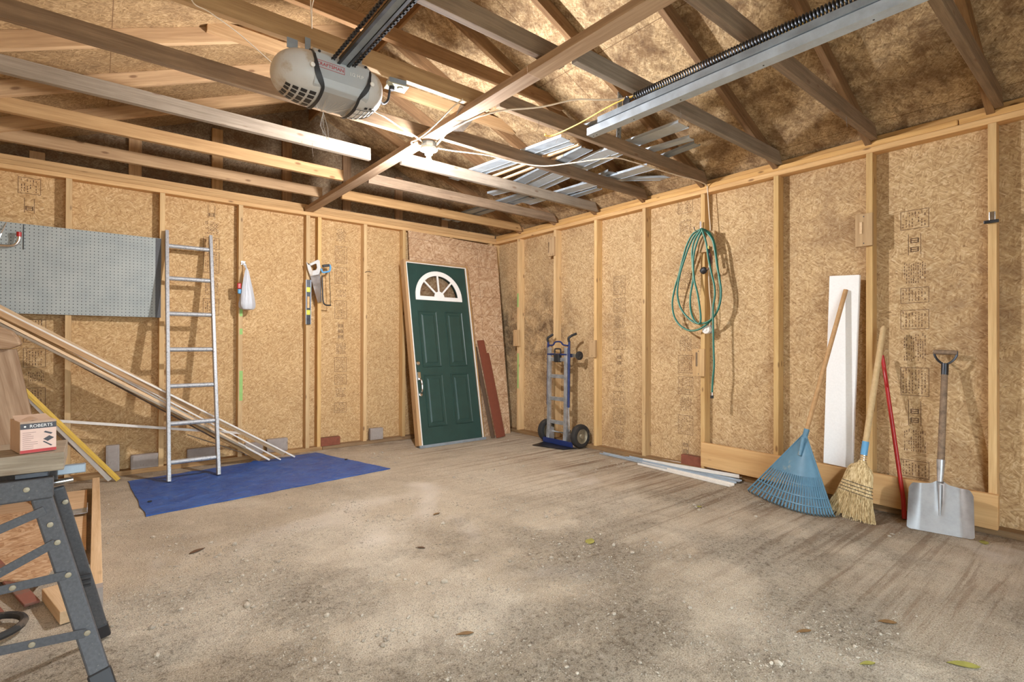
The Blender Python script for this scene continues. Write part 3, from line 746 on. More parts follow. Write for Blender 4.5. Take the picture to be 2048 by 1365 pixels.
for i in range(int(L_ / pitch_ * n)):
    a = 2*math.pi*i/n; pts.append((TX - .01 + R_*math.cos(a), -3.64 - i*pitch_/n, 2.402 + R_*math.sin(a)))
MB().tube(pts, .0038, 5).build('coil', 'steel_dark', sp, smooth=True)
MB().tube(smooth_path([(TX - .01, -3.64, 2.422), (TX - .01, -3.62, 2.40), (TX - .01, -3.585, 2.395), (TX - .01, -3.57, 2.41), (TX - .01, -3.585, 2.425), (TX - .012, -3.6, 2.41)]), .004, 6).build('hook', 'steel_dark', sp, smooth=True)
MB().lathe([(.017, -.006), (.022, -.006), (.022, .006), (.017, .006)], 20, Matrix.Translation((TX - .01, -3.585, 2.395)) @ Matrix.Rotation(math.pi/2, 4, 'Y')).build('pulley', 'steel_dark', sp, smooth=True)
def punched(name, p0, p1, w, label, mat='galv', side=(1, 0, 0)):
    p0, p1 = Vector(p0), Vector(p1); L = (p1-p0).length; f = frame(p0, p1, side)
    t = thing(name, label, 'bracket', (p0 + p1) / 2)
    MB().box((0, -w/2, 0), (L, w/2, .0025), f).box((0, w/2 - .0025, 0), (L, w/2, .03), f).build('angle_bar', mat, t)
    m = MB(); x = .02; k = 0
    while x < L - .02:
        if k % 3 == 2: m.lathe([(.006, -.0008), (.006, -.0002)], 10, f @ Matrix.Translation((x, -.002, 0)))
        else: m.box((x - .008, -.006, -.0008), (x + .008, .0, -.0002), f)
        x += .031; k += 1
    m.build('slot', 'black', t); return t
punched('punched_hanger', (-1.130, -2.945, 2.50), (-1.10, -2.945, 3.12), .05, 'slotted galvanised hanger strap standing up from a joist beside the door track', side=(0, 1, 0))
# ------------------------------------------------------------------ metal and wooden strips lying across the joists
zj = H + 2*T + D + .004
def strip_thing(name, p0, p1, w, mat, label, cat='strip', z=0.0, lip=True, group='metal strips stored on the joists', tilt=0.0):
    p0 = Vector((p0[0], p0[1], zj + z)); p1 = Vector((p1[0], p1[1], zj + z + tilt)); L = (p1-p0).length; f = frame(p0, p1)
    m = MB().box((0, -w/2, 0), (L, w/2, .0015), f)
    if lip:
        m.box((0, -w/2, -.002), (L, -w/2 + .002, .018), f).box((0, w/2 - .002, -.002), (L, w/2, .012), f)
    return tag(m.build(name, mat, None), label, cat, group)
ST = [
 ((-1.576,-1.45), (-1.45,-2.73), .10, 'galv_bright', 'widest bright metal trim strip on the joists, nearest to the light bulb', 0),
 ((-1.49,-1.50), (-1.345,-2.69), .06, 'galv_bright', 'narrow bright metal strip beside the widest trim strip near the bulb', .008),
 ((-1.038,-1.60), (-1.193,-2.70), .11, 'galv', 'dull grey metal siding strip crossing two joists in the middle of the pile', 0),
 ((-0.852,-1.55), (-0.996,-2.72), .12, 'galv_bright', 'pale metal siding strip in the middle of the overhead pile', .012),
 ((-0.664,-1.15), (-0.876,-2.75), .07, 'galv_bright', 'shiny narrow metal strip in the overhead pile', .024),
 ((-0.553,-1.25), (-0.470,-2.75), .13, 'galv_bright', 'wide pale strip in the overhead pile nearest to the right-hand wall', .006),
 ((-0.42,-1.62), (-0.60,-2.45), .10, 'galv', 'short grey offcut in the overhead pile', .016),
 ((-0.36,-1.70), (-0.37,-2.10), .07, 'galv', 'shortest grey metal offcut near the wall plate', 0),
 ((-0.435,-2.30), (0.0,-2.70), .08, 'galv_bright', 'bright metal strip lying askew with its end over the right wall plate', .02),
 ((-0.80,-2.86), (-0.76,-3.30), .07, 'galv_bright', 'bright strip end sticking out beyond the hanger strap', 0),
 ((-0.587,-2.86), (-0.636,-3.27), .07, 'galv', 'dark grey strip end sticking out nearest to the wall plate', 0),
 ((-.985,-2.70), (-.985,-3.38), .13, 'galv_bright', 'broad pale sheet edge just right of the hanger strap', .01),
 ((-1.49,-2.83), (-1.42,-3.26), .06, 'galv', 'left one of two narrow strips over the track end', 0),
 ((-1.40,-2.83), (-1.35,-3.25), .05, 'galv_bright', 'right one of two narrow strips over the track end', .004),
 ((-0.83,-.10), (-0.78,-1.50), .10, 'galv', 'grey strip lying far back over the corner', 0),
 ((-0.69,-.10), (-0.66,-1.45), .08, 'galv', 'second grey strip lying far back over the corner, closer to the right wall', .004),
 ((-1.02,-1.25), (-0.90,-1.75), .09, 'galv_bright', 'small pale metal piece poking out below the joists pile', .014),
]
for a, c, w, mt, lb, z in ST: strip_thing('metal_strip', a, c, w, mt, lb, z=z)
for a, c, lb in (((-1.345,-1.55), (-1.28,-2.70), 'upper pale wooden batten lying across the joists'), ((-1.225,-1.55), (-1.20,-2.68), 'lower pale wooden batten lying across the joists'), ((-.72,-2.84), (-.55,-2.98), 'short wooden stick under the metal strips')):
    tag(lumber('wooden_batten', (a[0], a[1], zj+.012), (c[0], c[1], zj+.012), .022, .016, 'pine_pale', None), lb, 'batten', 'battens stored on the joists')
tag(lumber('wooden_batten', (-1.66, -.80, 2.58), (-1.55, -1.12, 2.505), .028, .012, 'weathered', None), 'grey bent stick poking down between the joists behind the bulb', 'batten', 'battens stored on the joists')

# ------------------------------------------------------------------ cables and cords overhead
cable('cable', [(-2.97,-2.83,2.36),(-2.836,-2.517,2.46),(-2.706,-2.469,2.455),(-2.564,-2.40,2.45),(-2.43,-2.37,2.43),(-2.385,-2.348,2.415)], .0045, 'wire', 'pale cable running from behind the door opener down to the bulb fixture', 'cable')
cable('cable', [(-2.476,-2.96,2.45),(-2.503,-2.896,2.42),(-2.497,-2.753,2.40),(-2.476,-2.571,2.395),(-2.463,-2.42,2.40),(-2.466,-2.348,2.405),(-2.43,-2.30,2.41),(-2.388,-2.325,2.412)], .0045, 'wire', 'pale cable arching in a loop above the bulb fixture', 'cable')
cable('cable', [(-2.286,-2.34,2.412),(-2.154,-2.35,2.42),(-2.024,-2.372,2.43),(-1.865,-2.395,2.44),(-1.649,-2.42,2.435),(-1.45,-2.50,2.43),(-1.308,-2.67,2.44),(-1.122,-2.88,2.46),(-.95,-2.92,2.462),(-0.741,-2.934,2.462),(-0.387,-2.96,2.462),(-0.175,-2.985,2.462),(-0.03,-2.99,2.45),(-0.006,-2.986,2.415),(-0.006,-3.002,2.198),(-0.006,-3.012,2.044),(-0.006,-2.998,1.758),(-0.006,-3.003,1.571),(-0.006,-3.021,1.375),(-0.006,-3.003,1.244)], .0045, 'wire', 'pale cable from the bulb along the joists and down the right wall behind the hose', 'cable')
cable('cable', [(-2.30,-2.36,2.405),(-2.344,-2.617,2.425),(-2.325,-2.834,2.425),(-2.303,-2.954,2.42),(-2.242,-3.038,2.43),(-2.092,-3.169,2.445),(-1.988,-3.341,2.455),(-1.87,-3.42,2.46),(-1.781,-3.522,2.46),(-1.733,-3.746,2.46),(-1.702,-3.9,2.46),(-1.66,-4.111,2.46),(-1.679,-4.303,2.46),(-1.71,-4.439,2.46),(-1.772,-4.9,2.46)], .0045, 'wire', 'dusty cable along the brace board and on above the door track', 'cable')
cable('cord', [(-1.80,-2.90,2.455),(-1.785,-2.885,2.45),(-1.748,-2.933,2.452),(-1.755,-3.159,2.45),(-1.781,-3.379,2.452),(-1.779,-3.521,2.455),(-1.741,-3.751,2.452),(-1.726,-3.995,2.45),(-1.731,-4.194,2.452),(-1.738,-4.37,2.45),(-1.80,-4.9,2.45)], .0038, 'yellow_wire', 'thin yellow cord tied under a joist and running above the door track', 'cord')
cable('string', [(-3.80,-3.20,2.46),(-3.755,-2.969,2.45),(-3.688,-2.945,2.44),(-3.565,-2.875,2.43),(-3.40,-2.77,2.40)], .0025, 'wire', 'grey string slanting down to the left end of the door opener', 'string')
cable('string', [(-3.385,-3.25,2.50),(-3.372,-3.2,2.46),(-3.335,-3.1,2.44),(-3.372,-3.22,2.46),(-3.36,-3.26,2.52)], .002, 'wire', 'thin looped string hanging left of the opener rail', 'string')
m = MB(); random.seed(3)
vs = [(-2.43, -2.86, 2.468), (-2.31, -2.93, 2.466), (-2.30, -2.70, 2.40), (-2.36, -2.66, 2.40), (-2.40, -2.75, 2.43)]
m.add([(x, y, z) for x, y, z in vs] + [(x+.002, y+.002, z+.002) for x, y, z in vs], [(0,1,2,3,4), (9,8,7,6,5)] + [(i, (i+1)%5, 5+(i+1)%5, 5+i) for i in range(5)])
tag(m.build('cobweb', 'web', None), 'dense grey cobweb between a joist and the brace board', 'cobweb')
m = MB()
for (x, y) in ((-2.34,-2.70),(-1.95,-3.0),(-1.70,-2.9),(-1.40,-3.62),(-2.9,-1.75),(-.55,-4.2)):
    L = random.uniform(.05, .1); m.tube([(x, y, 2.47), (x+random.uniform(-.01,.01), y, 2.47-L/2), (x+random.uniform(-.02,.02), y, 2.47-L)], .0012, 3)
o = m.build('cobweb_strand', 'cobweb', None); o['kind'] = 'stuff'; tag(o, 'dusty cobweb threads hanging under the joists', 'cobweb')

# ------------------------------------------------------------------ pegboard, ladder, things on the back wall
pb = thing('pegboard', 'grey perforated pegboard fixed across the studs at the left', 'pegboard', (-4.15, -.004, 1.66))
MB().box((XL + .0, -.012, 1.318), (-3.612, -.001, 1.995)).build('panel', 'peg', pb)
MB().box((-3.65, -.0135, 1.316), (-3.611, -.0122, 1.993)).build('shadow_strip', 'bench_grey', pb)  # thin dark strip standing in for the ladder's shadow on the panel
hk = thing('coat_hook_bar', 'bent chrome bar with a red cap hanging on the pegboard', 'hook', (-4.54, -.05, 1.83))
MB().tube(smooth_path([(-4.70, -.05, 1.805), (-4.60, -.05, 1.81), (-4.53, -.055, 1.815), (-4.50, -.06, 1.835), (-4.489, -.06, 1.87), (-4.489, -.06, 1.895)]), .011, 10).build('bar', 'chrome', hk, smooth=True)
MB().tube([(-4.489, -.06, 1.888), (-4.489, -.06, 1.922)], .0145, 12).build('cap', 'red', hk, smooth=True)
MB().tube([(-4.56, -.014, 1.99), (-4.585, -.04, 1.90), (-4.61, -.05, 1.81)], .003, 6).build('wire', 'chrome', hk)
MB().tube([(-4.468, -.014, 1.99), (-4.468, -.016, 1.80)], .0025, 5).build('peg_wire', 'steel_dark', hk)
random.seed(2)
ld = thing('ladder', 'paint-spattered aluminium ladder section leaning on the back wall over the tarp', 'ladder', (-3.42, -.25, 0))
def lad(z): return -.49 + .475 * z / 2.065
for x0, x1, nm in ((-3.592, -3.566, 'rail'), (-3.250, -3.238, 'rail')):
    lumber('side_rail', ((-3.590 if x0 < -3.4 else -3.246), lad(0.004), 0.006), ((-3.572 if x0 < -3.4 else -3.244), lad(2.065), 2.065), .026, .062, 'ladder', ld, upv=(0, 1, 0), bevel=.004)
for i, z in enumerate((.150, .448, .746, 1.045, 1.345, 1.65, 1.935)):
    y = lad(z)
    MB().tube([(-3.575, y, z), (-3.25, y, z)], .0185, 12).build('rung', 'ladder', ld, smooth=True)

bg = thing('plastic_bag', 'white plastic shopping bag hanging from a stud by its handles', 'bag', (-2.96, -.06, 1.62))
prof = [(.004, 1.80), (.014, 1.77), (.026, 1.70), (.040, 1.62), (.052, 1.53), (.060, 1.47), (.058, 1.435), (.045, 1.415), (.02, 1.408)]
m = MB(); n = 28; vs = []; fs = []
for r, z in prof:
    for k in range(n):
        a = 2*math.pi*k/n; rr = r * (1 + .10*math.sin(a*5 + z*9) + .05*math.sin(a*9))
        vs.append((-2.957 + rr*math.cos(a)*1.1 + (1.8 - z)*.02, -.07 + rr*math.sin(a)*.75, z))
for i in range(len(prof)-1):
    for k in range(n): fs.append((i*n+k, i*n+(k+1)%n, (i+1)*n+(k+1)%n, (i+1)*n+k))
fs += [tuple(range(n)), tuple((len(prof)-1)*n+k for k in range(n))]
m.add(vs, fs).build('sack', 'bag', bg, smooth=True)
MB().box((-3.035, -.075, 1.60), (-3.0, -.045, 1.655)).build('red_corner', 'red', bg, bevel=.008)
MB().box((-3.03, -.078, 1.555), (-3.0, -.045, 1.60)).build('blue_corner', 'blue_print', bg, bevel=.008)
MB().tube(smooth_path([(-2.96, -.06, 1.79), (-2.968, -.04, 1.82), (-2.975, -.02, 1.845), (-2.96, -.03, 1.84), (-2.955, -.06, 1.79)]), .005, 6).build('handle', 'bag', bg, smooth=True)
hkk = thing('coat_hook', 'small chrome hook that holds the white plastic bag', 'hook', (-2.975, -.015, 1.84))
MB().box((-2.99, -.006, 1.835), (-2.955, -.001, 1.865)).build('plate', 'chrome', hkk)
MB().tube([(-2.985, -.006, 1.85), (-2.985, -.03, 1.846), (-2.985, -.034, 1.858)], .004, 6).build('prong', 'chrome', hkk)
MB().tube([(-2.962, -.006, 1.85), (-2.962, -.03, 1.846), (-2.962, -.034, 1.858)], .004, 6).build('prong', 'chrome', hkk)

# hand saw, level, hacksaw
def plane_back(x, y, z): return Matrix(((1,0,0,x),(0,0,-1,y),(0,1,0,z),(0,0,0,1)))   # local x->X, y->Z, z->-Y
sw = thing('hand_saw', 'hand saw with a pale handle hanging point down on the studs', 'saw', (-2.34, -.03, 1.7))
MB().prism([(-2.375, 1.80), (-2.273, 1.845), (-2.262, 1.72), (-2.252, 1.52), (-2.292, 1.515)], .028, .0295, plane_back(0, 0, 0)).build('blade', 'chrome', sw)
outer = [(-2.41, 1.915), (-2.395, 1.89), (-2.33, 1.93), (-2.295, 1.95), (-2.275, 1.94), (-2.272, 1.90), (-2.262, 1.86), (-2.285, 1.80), (-2.335, 1.785), (-2.37, 1.775), (-2.39, 1.83)]
cx, cy = -2.335, 1.875
inner = [(cx + (x-cx)*.45, cy + (y-cy)*.42) for x, y in outer]
MB().strip(outer, inner, .022, .04, plane_back(0, 0, 0), closed=True).build('handle', 'opener', sw, bevel=.003)
hs = thing('hacksaw', 'hacksaw with blue frame and dark grip hanging blade down beside the hand saw', 'hacksaw', (-2.23, -.05, 1.7))
MB().tube(smooth_path([(-2.258, -.05, 1.79), (-2.252, -.05, 1.65), (-2.245, -.05, 1.53), (-2.225, -.05, 1.495), (-2.19, -.05, 1.49), (-2.165, -.05, 1.493)], 6), .0075, 8).build('frame', 'steel_dark', hs, smooth=True)
MB().prism([(-2.255, 1.90), (-2.185, 1.915), (-2.18, 1.89), (-2.25, 1.872)], .036, .064, plane_back(0, 0, 0)).build('grip', 'black', hs, bevel=.005)
MB().tube(smooth_path([(-2.182, -.05, 1.91), (-2.172, -.05, 1.885), (-2.18, -.05, 1.845), (-2.215, -.05, 1.83), (-2.25, -.05, 1.825), (-2.265, -.05, 1.86)], 6), .0095, 8).build('handle_bow', 'blue_print', hs, smooth=True)
MB().tube([(-2.183, -.05, 1.83), (-2.169, -.05, 1.50)], .003, 5).build('blade', 'steel_dark', hs)
lv = thing('spirit_level', 'black and yellow spirit level hanging behind the hand saw', 'level', (-2.38, -.015, 1.5))
MB().box((-2.403, -.022, 1.29), (-2.36, -.004, 1.74)).build('body', 'steel_dark', lv, bevel=.001)
for x in (-2.4055, -2.360): MB().box((x, -.024, 1.29), (x + .004, -.003, 1.74)).build('edge_rail', 'galv_bright', lv)
for z in (1.64, 1.50, 1.41): 
    if z != 1.50: MB().box((-2.40, -.0245, z - .025), (-2.364, -.003, z + .025)).build('vial_block', 'vial', lv, bevel=.003)
MB().box((-2.393, -.0232, 1.455), (-2.371, -.0215, 1.57)).build('window', 'stud', lv)
for x, z in ((-2.38, 1.905), (-2.22, 1.93)): pass
nl = thing('bent_nail', 'thin nail sticking out of a stud right of the saws', 'nail', (-1.765, -.02, 1.93))
MB().tube([(-1.79, .03, 1.86), (-1.765, -.03, 1.88), (-1.72, -.035, 1.875)], .003, 6).build('shank', 'steel_dark', nl)

# ------------------------------------------------------------------ grey blocks and bricks along the bottom plates
for (x0, x1, z0, z1, y, lb) in ((-3.975, -3.885, .04, .255, .012, 'tall grey block standing on end behind the yellow strip'), (-3.812, -3.615, .04, .155, .005, 'grey block left of the ladder'),
        (-3.41, -3.18, .04, .155, .01, 'grey block seen between the ladder rails'), (-2.945, -2.79, .04, .15, .01, 'grey block behind the pile of white strips'),
        (-2.755, -2.565, .04, .165, .005, 'grey block right of the pile of white strips'), (-1.71, -1.56, .04, .165, -.004, 'single grey block left of the green door')):
    a = thing('insulation_block', lb, 'block', ((x0+x1)/2, y+.03, z0), 'grey blocks on the back wall plate')
    MB().box((x0, y, z0 - .0015), (x1, y + .055, z1)).build('block', 'foam_grey', a, bevel=.006)
    MB().box((x0 + .012, y - .003, z0 + .012), (x1 - .012, y + .001, z1 - .012)).build('face_panel', 'foam_grey', a, bevel=.002)
def brick(lb, mtx):
    t = thing('brick', lb, 'brick', mtx.translation)
    MB().box((0, 0, 0), (.2, .06, .085), mtx).build('body', 'brick', t, bevel=.003)
    m = MB()
    for k in range(5): m.box((.022 + k*.034, .004, .085), (.04 + k*.034, .056, .0855), mtx)
    m.build('core_hole', 'ink', t)
brick('red brick on the bottom plate beside the double stud', Matrix.Translation((-2.245, -.006, .0375)))
brick('red brick at the foot of the right wall beside the pale kick board', Matrix.Translation((.0, -2.93, .0375)) @ Matrix.Rotation(math.pi/2, 4, 'Z') @ Matrix.Translation((0, -.06, 0)))

# ------------------------------------------------------------------ blue tarp
random.seed(21)
c00, c10, c11, c01 = Vector((-3.842,-.26,0)), Vector((-3.79,-1.35,0)), Vector((-2.037,-1.17,0)), Vector((-2.33,-.10,0))
NX, NY = 70, 36; vs = []; fs = []
from mathutils import noise as mn
for layer in (0, 1):
    for j in range(NY + 1):
        for i in range(NX + 1):
            u, v = i / NX, j / NY
            p = (c00*(1-u) + c01*u)*(1-v) + (c10*(1-u) + c11*u)*v
            e = min(u, 1-u, v, 1-v)
            p.x += .012*mn.noise(Vector((v*6, 0, 3)))*(1 if e < .02 else 0) ; p.y += .012*mn.noise(Vector((u*9, 5, 0)))
            hgt = .006 + .006*abs(mn.noise(Vector((p.x*4, p.y*5, 0)))) + .004*mn.noise(Vector((p.x*11, p.y*9, 2)))
            fold = .012*math.exp(-((u - .62 - .1*v)/.012)**2) * (1 if v < .5 else .3)
            p.z = max(.004, (hgt + fold)) if layer else .0015
            vs.append(p)
K = (NX+1)*(NY+1)
for j in range(NY):
    for i in range(NX):
        a = j*(NX+1)+i; fs += [(K+a, K+a+1, K+a+NX+2, K+a+NX+1), (a, a+NX+1, a+NX+2, a+1)]
for i in range(NX): fs += [(i, i+1, K+i+1, K+i), (NY*(NX+1)+i, K+NY*(NX+1)+i, K+NY*(NX+1)+i+1, NY*(NX+1)+i+1)]
for j in range(NY): a = j*(NX+1); fs += [(a, K+a, K+a+NX+1, a+NX+1), (a+NX, a+2*NX+1, K+a+2*NX+1, K+a+NX)]
tp = thing('tarpaulin', 'folded blue tarpaulin spread on the floor under the ladder', 'tarp', (-3.0, -.7, 0))
MB().add(vs, fs).build('sheet', 'tarp', tp, smooth=True)
for x, y in ((-3.75, -1.03), (-2.22, -.62)): MB().lathe([(.006, .014), (.013, .017), (.013, .012)], 14, Matrix.Translation((x, y, 0))).build('eyelet', 'black', tp)

# ------------------------------------------------------------------ long strips leaning from the left wall down to the floor
LS = [
 ((-4.66,-.30,1.345), (-2.86,-.165,.028), .05, .040, 'pine_tan', 'thickest tan wooden strip in the slanting bundle, its cut end on the floor'),
 ((-4.66,-.245,1.412), (-2.66,-.20,.052), .045, .032, 'pine_pale', 'pale pine strip on top of the slanting bundle'),
 ((-4.66,-.20,1.385), (-2.79,-.225,.020), .030, .016, 'white_paint', 'white strip in the slanting bundle ending left of the longest white strips'),
 ((-4.66,-.335,1.395), (-2.57,-.235,.020), .026, .014, 'white_paint', 'longest white strip in the slanting bundle'),
 ((-4.66,-.275,1.375), (-2.70,-.255,.014), .022, .012, 'white_paint', 'white strip lying lower in the slanting bundle'),
 ((-4.66,-.36,1.325), (-2.92,-.21,.12), .03, .020, 'pine_pale', 'pale strip along the underside of the slanting bundle'),
 ((-4.66,-.38,1.298), (-3.00,-.25,.16), .020, .018, 'weathered', 'grey weathered strip at the bottom of the slanting bundle'),
 ((-4.66,-.30,1.311), (-3.2,-.19,.243), .016, .012, 'dark_board', 'dark thin strip inside the slanting bundle'),
 ((-4.66,-.385,1.372), (-3.35,-.235,.50), .022, .036, 'pine_tan', 'wide tan batten in the slanting bundle that stops short of the floor'),
]
for p0, p1, w, h, mt, lb in LS:
    tag(lumber('wood_strip', p0, p1, w, h, mt, None), lb, 'strip', 'strips leaning in a slanting bundle')
tag(lumber('wood_strip', (-4.36,-.09,.518), (-2.95,-.09,.262), .018, .022, 'white_paint', None), 'thin white stick running almost level behind the ladder', 'strip')
tag(lumber('wood_strip', (-3.42,-.07,.30), (-2.86,-.12,.03), .016, .008, 'weathered', None), 'thin stick leaning low behind the ladder', 'strip')
ys = thing('yellow_straightedge', 'yellow metal straightedge leaning behind the workbench', 'straightedge', (-4.16, -.24, .37))
p0, p1 = Vector((-4.437, -.30, .765)), Vector((-3.898, -.185, .012)); f = frame(p0, p1, (0, -1, 0)); L = (p1-p0).length
MB().box((0, -.017, 0), (L, .017, .012), f).build('strip', 'yellow', ys, bevel=.002)
MB().box((0, -.003, .012), (L, .003, .016), f).build('rib', 'yellow', ys)
tag(lumber('wood_strip', (-4.45,-.27,.75), (-3.95,-.165,.012), .03, .012, 'white_paint', None, upv=(0,-1,0)), 'white strip leaning right behind the yellow straightedge', 'strip')
tag(lumber('wood_strip', (-4.30,-.15,.46), (-3.95,-.12,.02), .018, .012, 'dark_board', None, upv=(0,-1,0)), 'thin brown strip leaning behind the yellow straightedge', 'strip')

# ------------------------------------------------------------------ leaning sheet, door in its frame, siding boards
def lean(p, width_dir, z_top_vec):
    x = Vector(width_dir).normalized(); y = Vector(z_top_vec).normalized(); z = x.cross(y).normalized(); x = y.cross(z)
    m = Matrix((x, y, z)).transposed().to_4x4(); m.translation = Vector(p); return m
sm = lean((-1.345, -.41, .002), (1, 0, 0), (.07, .395, 2.39))
me_ = MB().box((0, 0, 0), (1.262, 2.425, .011)).build('osb_sheet', 'osb_sheet', None, recenter=False); me_.matrix_world = sm; WM[me_.name] = sm
tag(me_, 'full sheet of coarse strand board leaning in the corner behind the green door', 'sheet')

dr = thing('framed_door', 'dark green panelled door in a wooden frame, leaning on the back wall', 'door', (-.985, -.56, 0))
up_ = Vector((0, .392, 2.03)).normalized(); dm = lean((-1.41, -.565, .0), (1, 0, 0), up_)   # local x across, y up, z toward the room? -> x cross y = -Y..
FW, FH = .85, 2.075
nz = dm.to_3x3() @ Vector((0, 0, 1))          # local +z
sg = 1 if nz.y < 0 else -1                    # sign of local z that faces the room
def dz(a, b): return (min(sg*a, sg*b), max(sg*a, sg*b))
def dbox(m, x0, x1, y0, y1, a, b): z0, z1 = dz(a, b); return m.box((x0, y0, z0), (x1, y1, z1), dm)
def lum_door(nm, a, b, w, h, mat, bev=.002): return lumber(nm, dm @ Vector(a), dm @ Vector(b), w, h, mat, dr, upv=tuple(nz))
lum_door('jamb', (.016, 0, -sg*.058), (.016, FH, -sg*.0425), .032, .085, 'pine_tan')
lum_door('jamb', (FW-.016, 0, -sg*.058), (FW-.016, FH, -sg*.0425), .032, .085, 'pine_tan')
lum_door('head_jamb', (.032, FH-.016, -sg*.058), (FW-.032, FH-.016, -sg*.0425), .032, .085, 'pine_tan')
m = MB()
for x0, x1, y0, y1 in ((.028, .036, .02, FH-.03), (FW-.036, FW-.028, .02, FH-.03), (.03, FW-.03, FH-.038, FH-.03)): dbox(m, x0, x1, y0, y1, -.012, .002)
m.build('weatherstrip', 'white', dr)
dbox(MB(), .0, FW, -.0, .03, -.085, .006).build('sill', 'galv', dr, bevel=.002)
# door leaf with the fan-light opening and four raised panels
X0, X1, Y0, Y1 = .036, FW - .036, .03, FH - .038
CXd, CYd = (X0+X1)/2, 1.665; RO = .305; RI = .255
zf, zb = -.022, -.066
m = MB()
arc = [(CXd + RI*math.cos(a), CYd + RI*math.sin(a)) for a in [math.pi*k/24 for k in range(25)]]
dbox(m, X0, X1, Y0, CYd, zf, zb)
# area round the arch: columns of quads between arch and the top
z0_, z1_ = dz(zf, zb)
outer = [(X1, CYd)] + [(X1 - (X1-X0)*0, CYd + (Y1-CYd)*k/6) for k in range(1, 7)] + [(X1 - (X1-X0)*k/12, Y1) for k in range(1, 13)] + [(X0, Y1 - (Y1-CYd)*k/6) for k in range(1, 7)]
inner = [(CXd + RI*math.cos(math.pi*k/24), CYd + RI*math.sin(math.pi*k/24)) for k in range(25)]
m.strip(outer, inner, z0_, z1_, dm)
leaf = m.build('door_leaf', 'green', dr)
def panel(px0, px1, py0, py1):
    mm = MB()
    o = [(px0, py0), (px1, py0), (px1, py1), (px0, py1)]
    def ins(d): return [(px0+d, py0+d), (px1-d, py0+d), (px1-d, py1-d), (px0+d, py1-d)]
    def ring(A, za, B, zb_):
        vs = [dm @ Vector((x, y, sg*za)) for x, y in A] + [dm @ Vector((x, y, sg*zb_)) for x, y in B]
        mm.add(vs, [(i, (i+1) % 4, 4+(i+1) % 4, 4+i) for i in range(4)])
    ring(o, zf - .001, ins(.004), zf + .007); ring(ins(.004), zf + .007, ins(.012), zf + .007); ring(ins(.012), zf + .007, ins(.020), zf + .0005)
    ring(ins(.020), zf + .0005, ins(.042), zf + .0005); ring(ins(.042), zf + .0005, ins(.058), zf + .006)
    A = ins(.058); mm.add([dm @ Vector((x, y, sg*(zf+.006))) for x, y in A], [(0,1,2,3)])
    mm.build('raised_panel', 'green', leaf)
for px in (.13, .475):
    panel(px, px + .245, .86, 1.50); panel(px, px + .245, .21, .78)
oa = [(CXd + RO*math.cos(math.pi*k/24), CYd + RO*math.sin(math.pi*k/24)) for k in range(25)]
fa = [(CXd + (RI-.005)*math.cos(math.pi*k/24), CYd + (RI-.005)*math.sin(math.pi*k/24)) for k in range(25)]
zz = dz(zf, zf + .012); m = MB().strip(oa, fa, zz[0], zz[1], dm); dbox(m, CXd - RO, CXd + RO, CYd - .045, CYd + .002, zf, zf + .012)
fan = m.build('fanlight_frame', 'white', dr, bevel=.002)
hub = [(CXd + .065*math.cos(math.pi*k/12), CYd + .065*math.sin(math.pi*k/12)) for k in range(13)]
MB().prism(hub, *dz(zf - .004, zf + .010), dm).build('hub', 'white', fan)
for a in (45, 90, 135):
    c, s_ = math.cos(math.radians(a)), math.sin(math.radians(a)); m = MB()
    q0 = dm @ Vector((CXd + .055*c, CYd + .055*s_, sg*(zf+.002))); q1 = dm @ Vector((CXd + (RI-.002)*c, CYd + (RI-.002)*s_, sg*(zf+.002)))
    m.bar(q0, q1, .020, .012, tuple(nz)).build('glazing_bar', 'white', fan)
MB().prism(inner, *dz(zf - .016, zf - .019), dm).build('pane', 'glass', fan)
hw = MB()
for y, r in ((.905, .024),): hw.lathe([(r, 0), (r, .012), (r*.6, .02)], 20, dm @ Matrix.Translation((.075, y, sg*zf)) @ (Matrix.Identity(4) if sg > 0 else Matrix.Rotation(math.pi, 4, 'X')))
hw.build('deadbolt', 'chrome', dr, smooth=True)
hw = MB(); F_ = dm @ Matrix.Translation((.075, .0, sg*zf)) @ (Matrix.Identity(4) if sg > 0 else Matrix.Rotation(math.pi, 4, 'X'))
yl = lambda y: y if sg > 0 else -y
hw.box((-.02, min(yl(.72), yl(.81)), 0), (.02, max(yl(.72), yl(.81)), .006), F_)
hset = hw.build('handle_plate', 'chrome', dr, bevel=.004)
MB().tube(smooth_path([F_ @ Vector((0, yl(.735), .006)), F_ @ Vector((0, yl(.72), .04)), F_ @ Vector((0, yl(.66), .052)), F_ @ Vector((0, yl(.60), .04)), F_ @ Vector((0, yl(.575), .004))]), .009, 8).build('pull_handle', 'chrome', dr, smooth=True)
MB().lathe([(.02, 0), (.02, .008), (.012, .012)], 16, F_ @ Matrix.Translation((0, yl(.565), 0))).build('handle_foot', 'chrome', dr, smooth=True)
text_dummy = None

for p0, p1, w, mt, lb in (
        ((-.375, -.585, .004), (-.425, -.262, 1.140), .100, 'rust_board', 'widest rust-red siding board leaning beside the green door'),
        ((-.325, -.560, .004), (-.365, -.285, .985), .095, 'rust_board', 'shorter rust-red siding board just behind the widest one'),
        ((-.455, -.560, .004), (-.505, -.262, 1.06), .050, 'dark_board', 'dark brown narrow board leaning between the door frame and the rust-red boards')):
    tag(lumber('siding_board', p0, p1, w, .012, mt, None, upv=(0, -1, .2)), lb, 'board', 'siding boards beside the green door')

